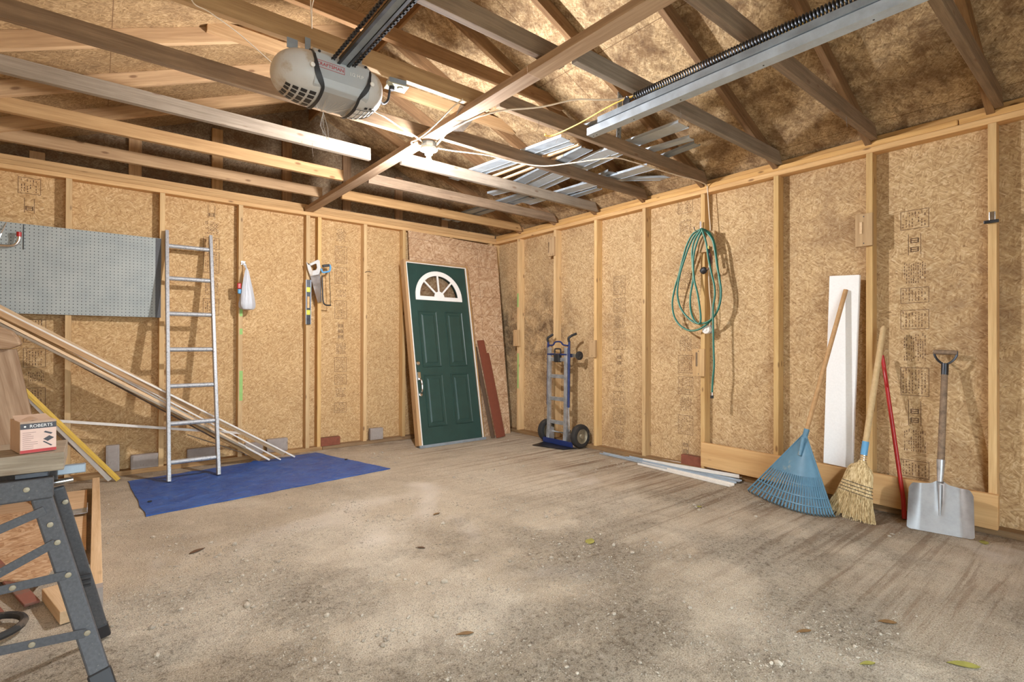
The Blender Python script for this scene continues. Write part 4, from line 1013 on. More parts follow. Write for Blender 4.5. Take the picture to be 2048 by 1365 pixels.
# ------------------------------------------------------------------ hand truck
ht = thing('hand_truck', 'aluminium and navy hand truck with rubber wheels parked at the right wall', 'hand truck', (-.15, -1.32, 0))
def hx(z): return -.138 + .012 * z / 1.1
YA, YB = -1.165, -1.425
for y in (YA, YB):
    lumber('side_rail', (hx(.05), y, .05), (hx(1.06), y, 1.06), .030, .042, 'alu', ht, upv=(0, 1, 0))
    MB().prism([(-.165, .04), (-.07, .04), (-.07, .17), (-.13, .19), (-.155, .19)], -y - .016, -y + .016, Matrix(((1,0,0,0),(0,0,-1,0),(0,1,0,0),(0,0,0,1)))).build('wheel_bracket', 'alu', ht, bevel=.002)
for z in (.245, .50, .745, .93):
    MB().box((hx(z) - .012, YB, z - .02), (hx(z) + .014, YA, z + .02)).build('cross_bar', 'alu', ht, bevel=.003)
MB().prism([(-.385, -1.17), (-.285, -1.545), (-.13, -1.59), (-.14, -1.10)], .004, .010).build('toe_plate', 'steel_dark', ht)
MB().box((-.170, -1.555, .011), (-.157, -1.10, .066)).build('base_channel', 'navy', ht, bevel=.003)
# tyres
def wheel(y, z, r, x, w, parent):
    mt = Matrix.Translation((x, y, z)) @ Matrix.Rotation(math.pi/2, 4, 'X')
    ty = MB().lathe([(r*.62, -w*.42), (r*.8, -w*.5), (r*.95, -w*.4), (r, -w*.15), (r, w*.15), (r*.95, w*.4), (r*.8, w*.5), (r*.62, w*.42)], 32, mt, cap=False).build('tyre', 'rubber', parent, smooth=True)
    rm = MB().lathe([(.001, -w*.2), (r*.2, -w*.3), (r*.25, -w*.2), (r*.5, -w*.1), (r*.64, -w*.42), (r*.64, w*.42), (r*.5, w*.1), (r*.25, w*.2), (r*.2, w*.45), (.001, w*.45)], 28, mt).build('wheel_rim', 'rim', ty, smooth=True)
    return ty
wheel(-1.585, .128, .125, -.078, .07, ht); wheel(-1.075, .128, .125, -.078, .07, ht)
MB().tube([(-.078, -1.60, .128), (-.078, -1.06, .128)], .009, 10).build('axle', 'chrome', ht, smooth=True)
# navy upper frame with handles
for y, sy in ((YA + .036, 1), (YB - .032, -1)):
    MB().tube([(hx(.42) + .01, y, .42), (hx(1.08) + .01, y, 1.08), (hx(1.14) + .01, y, 1.13)], .0125, 12).build('handle_tube', 'navy', ht, smooth=True)
    MB().tube(smooth_path([(hx(1.12) + .008, y, 1.12), (-.125, y, 1.160), (-.105, y - .03, 1.188), (-.09, y - .08 if sy < 0 else y - .05, 1.208)]), .0135, 10).build('grip', 'black', ht, smooth=True)
MB().tube(smooth_path([(hx(1.07), YA + .02, 1.085), (hx(1.1), YA - .05, 1.085), (hx(1.12), YA - .09, 1.12), (hx(1.12), YB + .09, 1.12), (hx(1.1), YB + .05, 1.09), (hx(1.07), YB - .02, 1.08)]), .009, 8).build('top_bow', 'navy', ht, smooth=True)
MB().tube([(hx(.99) - .01, YA + .02, .985), (hx(.99) - .01, YB - .02, .985)], .010, 8).build('lock_bar', 'navy', ht, smooth=True)
MB().box((-.165, -1.345, .90), (-.115, -1.265, .99)).build('latch_block', 'black', ht, bevel=.01)
MB().tube(smooth_path([(-.14, -1.35, .98), (-.14, -1.35, 1.035), (-.14, -1.335, 1.045), (-.14, -1.275, 1.045), (-.14, -1.26, 1.035), (-.14, -1.26, .98)]), .008, 8).build('latch_loop', 'black', ht, smooth=True)
cw = MB().lathe([(.012, -.016), (.03, -.018), (.045, -.012), (.048, 0), (.045, .012), (.03, .018), (.012, .016)], 24, Matrix.Translation((-.075, -1.565, .975)) @ Matrix.Rotation(math.pi/2, 4, 'X')).build('caster', 'rubber', ht, smooth=True)
MB().box((-.10, -1.555, .955), (-.085, -1.455, .995)).build('caster_fork', 'chrome', ht, bevel=.003)
MB().tube([(hx(.9) + .02, YB - .028, 1.03), (hx(.5) + .02, YB - .032, .69), (hx(.45) + .02, YB - .028, .43)], .009, 8).build('brace_tube', 'navy', ht, smooth=True)
MB().tube([(hx(.42) + .02, YB - .02, .43), (-.11, YB - .03, .16)], .005, 6).build('stay_rod', 'alu', ht)

# ------------------------------------------------------------------ wooden blocks screwed to the right wall studs
def wblock(y0, y1, z0, z1, lb, plate=None, cat='block'):
    t = thing('wooden_block', lb, cat, (-.012, (y0+y1)/2, (z0+z1)/2), 'wooden blocks fixed to the right-hand studs')
    lumber('block', (-.0135, (y0+y1)/2, z0), (-.0135, (y0+y1)/2, z1), abs(y1-y0), .026, 'block', t, upv=(1, 0, 0))
    for zc_ in (z0 + .02, z1 - .02): MB().lathe([(.004, 0), (.004, .001)], 8, Matrix.Translation((-.0275, (y0+y1)/2, zc_)) @ Matrix.Rotation(math.pi/2, 4, 'Y')).build('screw', 'steel_dark', t)
    if plate: MB().box((-.033, plate[0]-.008, plate[1]), (-.0275, plate[0]+.008, plate[2])).build('metal_plate', plate[3], t, bevel=.002)
wblock(-1.125, -1.02, 2.10, 2.315, 'block with a hook plate high on the stud above the hand truck', (-1.04, 2.14, 2.26, 'chrome'))
wblock(-.50, -.40, 1.07, 1.27, 'block at waist height on the corner stud')
wblock(-1.745, -1.655, .96, 1.14, 'block on the stud right behind the hand truck handle')
wblock(-2.97, -2.86, .825, 1.06, 'block with a slotted metal plate low on the stud below the green hose', (-2.90, .91, 1.03, 'chrome'))
wblock(-3.06, -2.91, 1.885, 2.055, 'block that carries the green hose')
wblock(-4.185, -4.085, 1.765, 1.985, 'highest block on the stud above the white foam panel', (-4.12, 1.85, 1.93, 'pine_pale'))
cl = thing('door_clip', 'small galvanised spring clip high on the rightmost stud', 'clip', (-.01, -4.77, 1.84))
MB().box((-.018, -4.785, 1.81), (-.001, -4.757, 1.875)).build('body', 'chrome', cl, bevel=.003)
MB().box((-.026, -4.80, 1.808), (-.010, -4.735, 1.826)).build('jaw', 'steel_dark', cl, bevel=.003)
hkw = thing('hose_hook', 'pale metal hook at the top of the coiled green hose', 'hook', (-.05, -2.94, 2.09))
MB().box((-.033, -2.945, 2.05), (-.0275, -2.93, 2.15)).build('plate', 'chrome', hkw)
MB().tube(smooth_path([(-.03, -2.938, 2.07), (-.08, -2.938, 2.055), (-.12, -2.938, 2.065), (-.135, -2.938, 2.09)]), .005, 6).build('arm', 'chrome', hkw, smooth=True)

# ------------------------------------------------------------------ garden hose
ho = thing('garden_hose', 'coiled green garden hose hanging from a hook on the right wall', 'hose', (-.09, -2.93, 1.6))
hA=[(-2.956,2.079),(-2.879,2.05),(-2.821,1.964),(-2.783,1.854),(-2.74,1.705),(-2.701,1.592),(-2.677,1.467),(-2.696,1.349),(-2.751,1.269),(-2.837,1.221),(-2.921,1.223),(-2.992,1.258),(-3.062,1.316),(-3.11,1.396),(-3.129,1.512),(-3.115,1.667),(-3.095,1.814),(-3.076,1.944),(-3.031,2.034),(-2.968,2.078)]
hB=[(-2.968,2.069),(-2.901,2.025),(-2.849,1.938),(-2.812,1.848),(-2.769,1.729),(-2.742,1.606),(-2.742,1.51),(-2.775,1.412),(-2.839,1.333),(-2.913,1.283),(-2.984,1.277),(-3.044,1.298),(-3.092,1.341),(-3.131,1.421),(-3.145,1.528),(-3.13,1.646),(-3.111,1.738),(-3.092,1.867),(-3.063,1.98),(-2.985,2.066)]
hC=[(-2.965,2.055),(-2.914,1.983),(-2.893,1.892),(-2.898,1.779),(-2.904,1.666),(-2.878,1.518),(-2.878,1.406),(-2.904,1.32),(-2.945,1.277),(-2.971,1.29),(-2.97,1.373),(-2.945,1.523),(-2.914,1.646),(-2.904,1.778),(-2.914,1.889),(-2.955,2.004),(-2.985,2.054)]
hT=[(-2.996,2.056),(-3.031,1.945),(-3.051,1.815),(-3.08,1.684),(-3.104,1.583),(-3.109,1.501),(-3.095,1.412),(-3.094,1.30),(-3.098,1.076),(-3.102,0.925),(-3.091,0.81),(-3.085,0.70)]
pts = [(-.055, y, z) for y, z in hA] + [(-.072, y, z) for y, z in hB] + [(-.09, y, z) for y, z in hC] + [(-.105, y, z) for y, z in hT]
P_ = smooth_path(pts, 6)
MB().tube(P_, .0085, 10).build('tube', 'hose', ho, smooth=True)
MB().tube([(x - .0072, y + .0018, z) for x, y, z in [tuple(p) for p in P_]], .0021, 5).build('stripe', 'hose_stripe', ho, smooth=True)
MB().tube([(-.105, -3.085, .705), (-.105, -3.085, .68)], .012, 12).build('collar', 'chrome', ho, smooth=True)
MB().tube([(-.105, -3.085, .68), (-.105, -3.085, .655)], .013, 12).build('end_fitting', 'rubber', ho, smooth=True)
nz_ = thing('hose_nozzle', 'black and red spray nozzle hanging inside the loops of the hose', 'nozzle', (-.06, -3.0, 1.8))
MB().tube([(-.05, -3.02, 1.90), (-.055, -3.035, 1.83), (-.06, -3.04, 1.78)], [.010, .013, .012], 10).build('grip', 'black', nz_, smooth=True)
MB().tube(smooth_path([(-.06, -3.04, 1.86), (-.075, -3.065, 1.80), (-.08, -3.05, 1.74), (-.07, -3.02, 1.73)]), .008, 8).build('trigger', 'terracotta', nz_, smooth=True)
MB().lathe([(.012, -.03), (.024, -.024), (.030, 0), (.022, .02), (.01, .026)], 20, Matrix.Translation((-.06, -2.985, 1.725)) @ Matrix.Rotation(.9, 4, 'X')).build('spray_head', 'black', nz_, smooth=True)
MB().tube([(-.05, -3.022, 1.925), (-.05, -3.022, 1.90)], .012, 12).build('coupling', 'brass', nz_, smooth=True)
rb = thing('round_switch', 'round white electrical fixture on the stud just below the hose loops', 'switch', (-.02, -2.985, 1.225))
MB().lathe([(.036, .0), (.038, .016), (.034, .03), (.02, .034), (.001, .034)], 28, Matrix.Translation((.0, -2.985, 1.225)) @ Matrix.Rotation(-math.pi/2, 4, 'Y')).build('body', 'white', rb, smooth=True)
MB().lathe([(.013, .0), (.013, .006)], 16, Matrix.Translation((-.034, -2.985, 1.225)) @ Matrix.Rotation(-math.pi/2, 4, 'Y')).build('knob', 'white', rb, smooth=True)
MB().box((-.001, -3.02, 1.195), (.028, -2.95, 1.26)).build('junction_box', 'galv', rb)

# ------------------------------------------------------------------ strips on the floor along the right wall
def fstrip(p0, p1, w, mat, lb, h=.012):
    p0 = Vector(p0); p1 = Vector(p1); L = (p1-p0).length; f = frame(p0, p1)
    m = MB().box((0, -w/2, 0), (L, w/2, .002), f).box((0, -w/2, 0), (L, -w/2+.003, h), f).box((0, w/2-.003, 0), (L, w/2, h), f)
    return tag(m.build('channel_strip', mat, None), lb, 'strip', 'white trim channels lying along the right wall')
fstrip((-.105, -1.90, .002), (-.145, -3.30, .006), .055, 'galv_bright', 'longest pale metal channel lying on the floor at the right wall')
fstrip((-.03, -2.38, .004), (.0, -3.285, .03), .10, 'white_paint', 'broad white trim strip lying against the brick', h=.03)
fstrip((-.175, -2.42, .002), (-.215, -3.315, .002), .07, 'white_paint', 'white channel nearest to the camera on the floor by the right wall', h=.018)
fstrip((-.07, -2.2, .012), (-.075, -3.31, .012), .05, 'galv_bright', 'narrow grey channel in the middle of the strips on the floor')

# ------------------------------------------------------------------ white foam panel
fp = MB().prism([(-3.888, .262), (-4.068, .252), (-4.112, 1.575), (-3.928, 1.585)], .0, .03, Matrix(((0,0,-1,-.001),(1,0,0,0),(0,1,0,0),(0,0,0,1)))).build('foam_panel', 'foam', None, bevel=.004)
tag(fp, 'tall white polystyrene panel standing on the kick board behind the rake', 'panel')

# ------------------------------------------------------------------ leaf rake
rk = thing('leaf_rake', 'blue plastic leaf rake with a wooden handle leaning on the foam panel', 'rake', (-.3, -3.77, 0))
RT = Vector((-.045, -4.035, 1.478)); RB = Vector((-.30, -3.853, .40))
MB().tube([RB, RB + (RT - RB)*.5, RT], .0145, 12).build('handle', 'handle', rk, smooth=True)
apex = Vector((-.285, -3.868, .50)); bl = Vector((-.30, -3.475, .018)); br = Vector((-.40, -4.078, .012)); bc = Vector((-.485, -3.865, .008))
ux = (br - bl).normalized(); mid = (bl + br) / 2
def fan_pt(u, v):
    """u -1..1 across, v 0 apex .. 1 tips"""
    a = apex + (bl - apex) * 0
    s = (u + 1) / 2
    e = bl * (1-s)**2 + (bc*2 - (bl+br)*.5) * 2*s*(1-s) + br * s*s
    p = apex.lerp(e, v)
    p += Vector((0, .0, 0)); return p
m = MB()
NV = 10; NU = 24; vt = .58; vs = []; fs = []
for off in (0, .0035):
    for i in range(NV+1):
        for j in range(NU+1):
            v = .02 + (vt-.02)*i/NV; u = -1 + 2*j/NU; p = fan_pt(u, v); vs.append(p + Vector((off*.9, 0, off*.4)))
K = (NV+1)*(NU+1)
for i in range(NV):
    for j in range(NU):
        a = i*(NU+1)+j; fs += [(a, a+1, a+NU+2, a+NU+1), (K+a, K+a+NU+1, K+a+NU+2, K+a+1)]
m.add(vs, fs).build('head_plate', 'blue_rake', rk, smooth=True)
NT_ = 26
m = MB()
for j in range(NT_ + 1):
    u = -1 + 2*j/NT_
    pp = [fan_pt(u, v) for v in (.56, .7, .85, .985)]; tip = pp[-1] + Vector((.028, 0, -.001)); pp[-1] = pp[-1] + Vector((0, 0, .004))
    m.tube([p for p in pp] + [Vector((tip.x, tip.y, .003))], [.0066, .0064, .0066, .006, .004], 5)
tn = m.build('tines', 'blue_rake', rk, smooth=True); 
for v in (.66, .80, .90):
    MB().tube([fan_pt(-1 + 2*j/40, v) + Vector((-.002, 0, 0)) for j in range(41)], .0055 if v > .7 else .004, 5).build('cross_band', 'blue_rake', rk, smooth=True)
for u in (-1, 1): MB().tube([fan_pt(u, v) for v in (.02, .3, .6, .98)], .0055, 6).build('edge_rib', 'blue_rake', rk, smooth=True)
MB().tube([fan_pt(-.1, .06) + Vector((-.012, 0, .0)), fan_pt(-.1, .30) + Vector((-.008, 0, 0))], [.015, .010], 10).build('socket_rib', 'blue_rake', rk, smooth=True)
MB().tube([RB + (RT-RB)*.115, RB + (RT-RB)*.02, RB - (RT-RB)*.03], [.018, .016, .010], 12).build('socket', 'blue_rake', rk, smooth=True)

# ------------------------------------------------------------------ corn broom
bm2 = thing('corn_broom', 'straw broom with a thick pale handle standing next to the rake', 'broom', (-.26, -4.17, 0))
BT = Vector((-.035, -4.25, 1.225)); BN = Vector((-.205, -4.185, .375))
MB().tube([BN - (BT-BN)*.02, BN + (BT-BN)*.5, BT - (BT-BN)*.02, BT], [.0175, .0185, .016, .008], 14).build('handle', 'handle_pale', bm2, smooth=True)
MB().tube([BN + (BT-BN)*.02, BN + (BT-BN)*.12], .0195, 14).build('label_band', 'blue_print', bm2, smooth=True)
for k in range(3): MB().tube([BN + (BT-BN)*(.013-.016*k), BN + (BT-BN)*(.018-.016*k)], .0215, 14).build('wire_wrap', 'chrome', bm2, smooth=True)
# straw: sections from neck to tips
dn = Vector((-.10, .045, -.36)).normalized()
sec = [(0.0, .020, .020), (.025, .034, .024), (.042, .064, .03), (.065, .080, .033), (.10, .088, .033), (.14, .094, .031), (.20, .104, .030), (.26, .118, .034), (.33, .138, .038), (.365, .140, .036)]
wdir = Vector((-.25, -1.0, -.1)).normalized(); tdir = wdir.cross(dn).normalized()
base = BN - (BT-BN)*.02
def bp(s_, a, w, t): return base + Vector((0, 0, 0)) + dn*s_*(1.0) + wdir*w*math.cos(a) + tdir*t*math.sin(a)
m = MB(); n = 36; vs = []; fs = []
for s_, w, t in sec:
    skew = wdir * (-.02 if s_ > .15 else 0) * (s_)
    for k in range(n):
        a = 2*math.pi*k/n; vs.append(bp(s_, a, w*(.97 + .03*math.sin(k*5)), t) + skew)
for i in range(len(sec)-1):
    for k in range(n): fs.append((i*n+k, i*n+(k+1)%n, (i+1)*n+(k+1)%n, (i+1)*n+k))
fs += [tuple(range(n)), tuple((len(sec)-1)*n+k for k in range(n))]
m.add(vs, fs).build('bristles', 'straw', bm2, smooth=True)
random.seed(8); m = MB()
for i in range(420):
    a = random.uniform(0, 2*math.pi); w0, w1 = random.uniform(.5, 1.0)*.105, 0
    s0 = random.uniform(.2, .3); p0 = bp(s0, a, .100, .036); aa = a + random.uniform(-.08, .08)
    s1 = random.uniform(.36, .405); k = 1.0 + random.uniform(0, .18); p2 = bp(s1, aa, .136*k, .038*k); p1 = p0.lerp(p2, .55) + Vector((random.uniform(-.006, .006), random.uniform(-.006, .006), 0))
    p2.z = max(p2.z, .003); m.tube([p0, p1, p2], .0011, 3)
st_ = m.build('loose_straw', 'straw', bm2); st_['kind'] = 'stuff'
for s_, w, t in ((.155, .0915, .032), (.175, .0955, .032), (.195, .100, .0325), (.215, .1045, .0335)):
    MB().tube([bp(s_, 2*math.pi*k/24, w + .0015, t + .0015) for k in range(24)], .0018, 5, closed=True).build('stitching', 'thread', bm2, smooth=True)

# ------------------------------------------------------------------ red pole and shovel
rp = thing('red_pole', 'slim red metal pole leaning between the broom and the shovel', 'pole', (-.06, -4.36, 0))
MB().tube([(-.085, -4.372, .004), (-.06, -4.36, .12), (.012, -4.235, .985), (.016, -4.228, 1.03)], [.013, .0125, .0115, .010], 12).build('tube', 'red', rp, smooth=True)
MB().tube([(-.006, -4.265, .82), (-.022, -4.262, .84), (-.014, -4.248, .93), (.004, -4.246, .95)], .0045, 6).build('clip', 'red', rp, smooth=True)

sh = thing('scoop_shovel', 'flat aluminium scoop shovel with a grey wooden D-handle standing on its blade', 'shovel', (-.2, -4.57, 0))
b0, b1 = Vector((-.262, -4.425, .004)), Vector((-.20, -4.722, .004))
wd = (b1 - b0).normalized(); upd = Vector((.13, .012, .36)).normalized(); nrm = wd.cross(upd).normalized()
if nrm.x > 0: nrm = -nrm
mid = (b0 + b1)/2; Wd = (b1-b0).length
hd = Vector((.024, -4.553, 1.055)); neck = Vector((-.125, -4.556, .315))
UD = (neck - mid); Lb = UD.length; UD = UD.normalized()
def blade_pt(u, v):
    """u -1..1, v 0 bottom..1 top"""
    w = Wd/2 * (1.0 - .05*v)
    if v > .88: pass
    p = mid + wd*w*u + UD*Lb*.9*v
    lip = .055*(max(0, abs(u)-.60)/.40)**1.6; groove = .012*math.exp(-(u/.09)**2)*max(0, (v-.25))/.75
    back = -.02*(1-v)*0
    crown = .022*v*v
    return p + nrm*(lip*(.3+.7*v) - groove + (-.0))
NU, NV = 44, 26; vs = []; fs = []
def top_v(u): # shoulder outline
    a = abs(u); 
    if a > .84: return .915 - (a-.84)**2*5
    if a < .30: return .96 + .12*(1-(a/.30))**1.3
    return .915 + .045*(1-(a-.30)/.54)
for off in (0, .0025):
    for i in range(NV+1):
        for j in range(NU+1):
            u = -1 + 2*j/NU; v = top_v(u)*i/NV
            if i == 0 and abs(u) > .93: v = (abs(u)-.93)*.5
            vs.append(blade_pt(u, v) - nrm*off)
K = (NV+1)*(NU+1)
for i in range(NV):
    for j in range(NU):
        a = i*(NU+1)+j; fs += [(a, a+1, a+NU+2, a+NU+1), (K+a, K+a+NU+1, K+a+NU+2, K+a+1)]
for i in range(NV): a = i*(NU+1); fs += [(a, a+NU+1, K+a+NU+1, K+a), (a+NU, K+a+NU, K+a+2*NU+1, a+2*NU+1)]
for j in range(NU): a = NV*(NU+1)+j; fs += [(j, K+j, K+j+1, j+1), (a, a+1, K+a+1, K+a)]
MB().add(vs, fs).build('blade', 'shovel_alu', sh, smooth=True)
hdir = (hd - neck).normalized()
MB().tube([neck - hdir*.03, neck + hdir*.10], [.014, .0215], 14).build('socket', 'alu', sh, smooth=True)
MB().tube([blade_pt(0, .35) + nrm*.0, blade_pt(0, .6) + nrm*.004, blade_pt(0, .95) + nrm*.004], [.004, .007, .010], 8).build('rib', 'shovel_alu', sh, smooth=True)
MB().tube([neck + hdir*.08, neck + hdir*.35, hd - hdir*.075], [.0185, .018, .0165], 14).build('shaft', 'handle_grey', sh, smooth=True)
ga = Vector((0, -1, -.03)).normalized()
yoke = [hd - hdir*.085, hd - hdir*.06 - ga*.012, hd - hdir*.035 - ga*.045, hd - ga*.052]
MB().tube(smooth_path([hd - ga*.053 + hdir*.01, hd - ga*.052 - hdir*.02, hd - ga*.032 - hdir*.055, hd - hdir*.075, hd + ga*.032 - hdir*.055, hd + ga*.052 - hdir*.02, hd + ga*.053 + hdir*.01], 5), .0065, 8).build('yoke', 'steel_dark', sh, smooth=True)
MB().tube([hd - hdir*.14, hd - hdir*.07], .0185, 12).build('ferrule', 'steel_dark', sh, smooth=True)
MB().tube([hd - ga*.056, hd + ga*.056], .0145, 12).build('grip', 'handle_grey', sh, smooth=True)

# ------------------------------------------------------------------ folding workbench at the left
wk = thing('folding_workbench', 'grey steel folding workbench with splayed riveted legs at the left edge', 'workbench', (-4.3, -3.1, 0))
def flat(name, p0, p1, w, t, mat, up, par=wk, bev=.003): return MB().bar(p0, p1, t, w, up).build(name, mat, par, bevel=bev)
MB().box((-4.80, -3.135, .607), (-4.143, -3.095, .675)).build('cross_beam', 'bench_grey', wk, bevel=.006)
MB().box((-4.80, -2.90, .607), (-4.143, -2.86, .675)).build('cross_beam', 'bench_grey', wk, bevel=.006)
MB().box((-4.235, -3.12, .675), (-4.155, -2.87, .692)).build('jaw_support', 'steel_dark', wk, bevel=.003)
def leg(name, top, foot, w, t=.022):
    d = (foot - top).normalized(); MB().bar(top, foot, w, t, (0, -1, 0)).build(name, 'bench_grey', wk, bevel=.006)
def rivet(x, y, z): MB().lathe([(.0085, 0), (.0075, .0015), (.003, .0022)], 14, Matrix.Translation((x, y, z)) @ Matrix.Rotation(math.pi/2, 4, 'X')).build('rivet', 'rim', wk, smooth=True)
TL1, FT1 = Vector((-4.172, -3.113, .612)), Vector((-4.005, -3.345, .02))
leg('leg', TL1, FT1, .052)
TL2, FT2 = Vector((-4.138, -3.0, .612)), Vector((-4.010, -2.875, .012))
leg('leg', TL2, FT2, .034)
MB().bar(FT1 + (TL1-FT1)*.0, FT1 + (TL1-FT1)*.14, .058, .03, (0, -1, 0)).build('foot', 'black', wk, bevel=.006)
MB().bar(FT2 + (TL2-FT2)*(-.01), FT2 + (TL2-FT2)*.08, .038, .026, (0, -1, 0)).build('foot', 'black', wk, bevel=.006)
TL3, FT3 = Vector((-4.66, -3.10, .64)), Vector((-4.70+.04, -3.33, .02)); leg('leg', TL3, FT3, .052)
TL4, FT4 = Vector((-4.66, -3.0, .64)), Vector((-4.66, -2.875, .012)); leg('leg', TL4, FT4, .034)
def on(z): k = (TL1.z - z)/(TL1.z - FT1.z); return TL1.lerp(FT1, k)
for z0, z1, xl in ((.575, .43, -4.55), (.478, .30, -4.50), (.382, .372, -4.62), (.215, .265, -4.64)):
    a = on(z0); a = a + Vector((0, -.016, 0)); c = Vector((xl, a.y - .004, z1)); flat('stretcher', a, c, .026, .004, 'bench_grey', (0, 0, 1), bev=.001); 
    if z0 != .575: rivet(a.x + .004, a.y - .003, a.z)
    if z0 in (.382, .215): rivet(a.x - .12, a.y - .004, a.z + (z1 - z0) * .12 / abs(xl - a.x))
for z in (.53,): p = on(z); rivet(p.x, p.y - .013, p.z)
rivet(-4.205, -3.136, .645); rivet(-4.118, -3.01, .56); rivet(-4.06, -2.94, .30)
for k in range(3): MB().box((-4.085, -2.985 + 0*k, .245 + k*.018), (-4.05, -2.975, .252 + k*.018)).build('leg_slot', 'black', wk)
MB().tube([(-4.15, -3.0, .628), (-4.098, -3.0, .632)], .010, 10).build('screw_rod', 'chrome', wk, smooth=True)
MB().box((-4.14, -3.02, .655), (-4.065, -2.995, .685)).build('clamp_jaw', 'galv', wk, bevel=.003)
wt = tag(lumber('workbench_plank', (-4.85, -2.985, .726), (-4.118, -2.985, .720), .27, .058, 'weathered', None), 'thick weathered plank lying on top of the workbench', 'plank')
# box of flooring tools on it
bx = thing('cardboard_box', 'small open carton with ROBERTS lettering standing on the workbench plank', 'box', (-4.2, -3.03, .752))
bmx = Matrix.Translation((-4.224, -3.098, .7515)) @ Matrix.Rotation(math.radians(15), 4, 'Z')
MB().box((0, 0, 0), (.088, .13, .100), bmx).build('carton', 'cardboard', bx, bevel=.001)
MB().box((.001, -.0012, .0), (.087, -.0002, .093), bmx).build('front_label', 'pinkish', bx)
MB().box((.0005, -.0018, .076), (.0875, -.0008, .0935), bmx).build('title_band', 'print', bx)
MB().box((.0005, -.0018, .0005), (.0875, -.0008, .010), bmx).build('red_band', 'red_label', bx)
text('box_lettering', 'ROBERTS', .0135, 'white', bmx @ Matrix.Translation((.050, -.0022, .0845)) @ fm, bx, ext=.0002)
MB().lathe([(.003, 0), (.003, .0004)], 6, bmx @ Matrix.Translation((.0115, -.0019, .0845)) @ fm).build('logo_mark', 'white', bx)
m = MB()
for k in range(9): m.box((.006, -.0018, .064 - k*.0062), (.006 + random.choice((.02, .026, .032, .036)), -.0012, .0655 - k*.0062), bmx)
m.build('small_print', 'print_soft', bx)
MB().prism([(.055, .040), (.07, .050), (.082, .042), (.066, .032)], .0014, .002, bmx @ fm).build('tool_picture', 'print', bx)
MB().prism([(.056, .062), (.060, .066), (.078, .058), (.074, .054)], .0014, .002, bmx @ fm).build('tool_picture', 'print', bx)
MB().prism([(.054, .032), (.057, .034), (.078, .018), (.074, .016)], .0014, .002, bmx @ fm).build('tool_picture', 'print', bx)
MB().prism([(0, 0), (.088, 0), (.085, .06), (.003, .062)], 0, .0015, bmx @ Matrix.Translation((0, .06, .096)) @ Matrix.Rotation(math.radians(12), 4, 'X')).build('flap', 'cardboard', bx)
MB().prism([(0, 0), (.045, .01), (.045, .10), (0, .12)], 0, .0015, bmx @ Matrix.Translation((0, 0, .0945)) @ Matrix.Rotation(math.radians(-14), 4, 'Y')).build('flap', 'cardboard', bx)

# leaning driftwood slab and block behind
def upright(name, poly, y0, y1, mat, lb, cat, bevel, tilt=0.0):
    """poly given as (x, z); the mesh's own X axis runs up the piece so that the grain stands"""
    cx_ = sum(p[0] for p in poly)/len(poly); cz_ = sum(p[1] for p in poly)/len(poly)
    ct, st__ = math.cos(tilt), math.sin(tilt)
    m = Matrix(((st__, ct, 0, cx_), (0, 0, -1, (y0+y1)/2), (ct, -st__, 0, cz_), (0, 0, 0, 1)))
    inv = m.inverted(); pl = []
    for x, z in poly: q = inv @ Vector((x, (y0+y1)/2, z)); pl.append((q.x, q.y))
    o = MB().prism(pl, -(y1-y0)/2, (y1-y0)/2).build(name, mat, None, bevel=bevel, recenter=False)
    o.matrix_world = m; WM[o.name] = m; return tag(o, lb, cat)
upright('wood_slab', [(-4.66, .012), (-4.36, .012), (-4.375, .45), (-4.392, .60), (-4.47, 1.055), (-4.66, 1.055)], .0 - .40, -.345, 'oak', 'wide pale rough wood slab standing at the left edge behind the workbench', 'slab', .006, -.2)
upright('log_chunk', [(-4.66, 1.06), (-4.50, 1.057), (-4.44, 1.085), (-4.455, 1.13), (-4.485, 1.18), (-4.54, 1.205), (-4.66, 1.21)], -.45, -.34, 'oak', 'chunk of raw wood resting on top of the pale slab', 'wood chunk', .012, -1.3)

# plywood sheets and timber on the floor behind the workbench
def sheet(name, poly, z0, z1, mat, lb, cat='sheet'): return tag(MB().prism(poly, z0, z1).build(name, mat, None, bevel=.002), lb, cat)
sheet('plywood_sheet', [(-4.075, -2.50), (-4.085, -.42), (-4.50, -.42), (-4.62, -1.2), (-4.27, -1.55)], .003, .019, 'plyface', 'beige plywood sheet lying flat on the floor beside the long timber')
sheet('plywood_sheet', [(-4.075, -1.86), (-4.085, -.50), (-4.42, -.46), (-4.33, -.76)], .020, .036, 'pine_pale', 'upper pale plywood sheet with a dark splintered edge')
sheet('strand_board_offcut', [(-4.30, -.95), (-4.17, -2.0), (-4.22, -2.25), (-4.62, -1.9), (-4.62, -.9)], .037, .050, 'osb_sheet', 'strand board offcut lying on the plywood behind the bench legs', 'offcut')
tag(lumber('timber', (-4.036, -.38, .0455), (-4.034, -2.55, .0455), .042, .089, 'pine_pale', None), 'long pale timber lying on the floor right of the plywood sheets', 'timber')
tag(MB().box((-4.056, -2.60, .003), (-4.012, -2.545, .088)).build('timber_end', 'foam_grey', None), 'grey-green offcut against the near end of the long timber', 'offcut')
sb = thing('steel_channel', 'U-shaped steel channel piece lying on the plywood', 'channel', (-4.12, -1.2, .04))
MB().box((-4.165, -1.22, .052), (-4.075, -1.10, .056)).box((-4.165, -1.22, .052), (-4.161, -1.10, .085)).box((-4.079, -1.22, .052), (-4.075, -1.10, .085)).build('channel', 'alu', sb)
for p0, p1, lb in (((-4.45, -1.75, .058), (-4.24, -2.42, .020), 'rust-coloured steel bar nearest to the bench leg'), ((-4.55, -1.80, .058), (-4.33, -2.50, .020), 'rust-coloured steel bar lying behind the bench stretchers')):
    tag(lumber('steel_bar', p0, p1, .05, .012, 'terracotta', None), lb, 'bar', 'rusty bars behind the workbench')
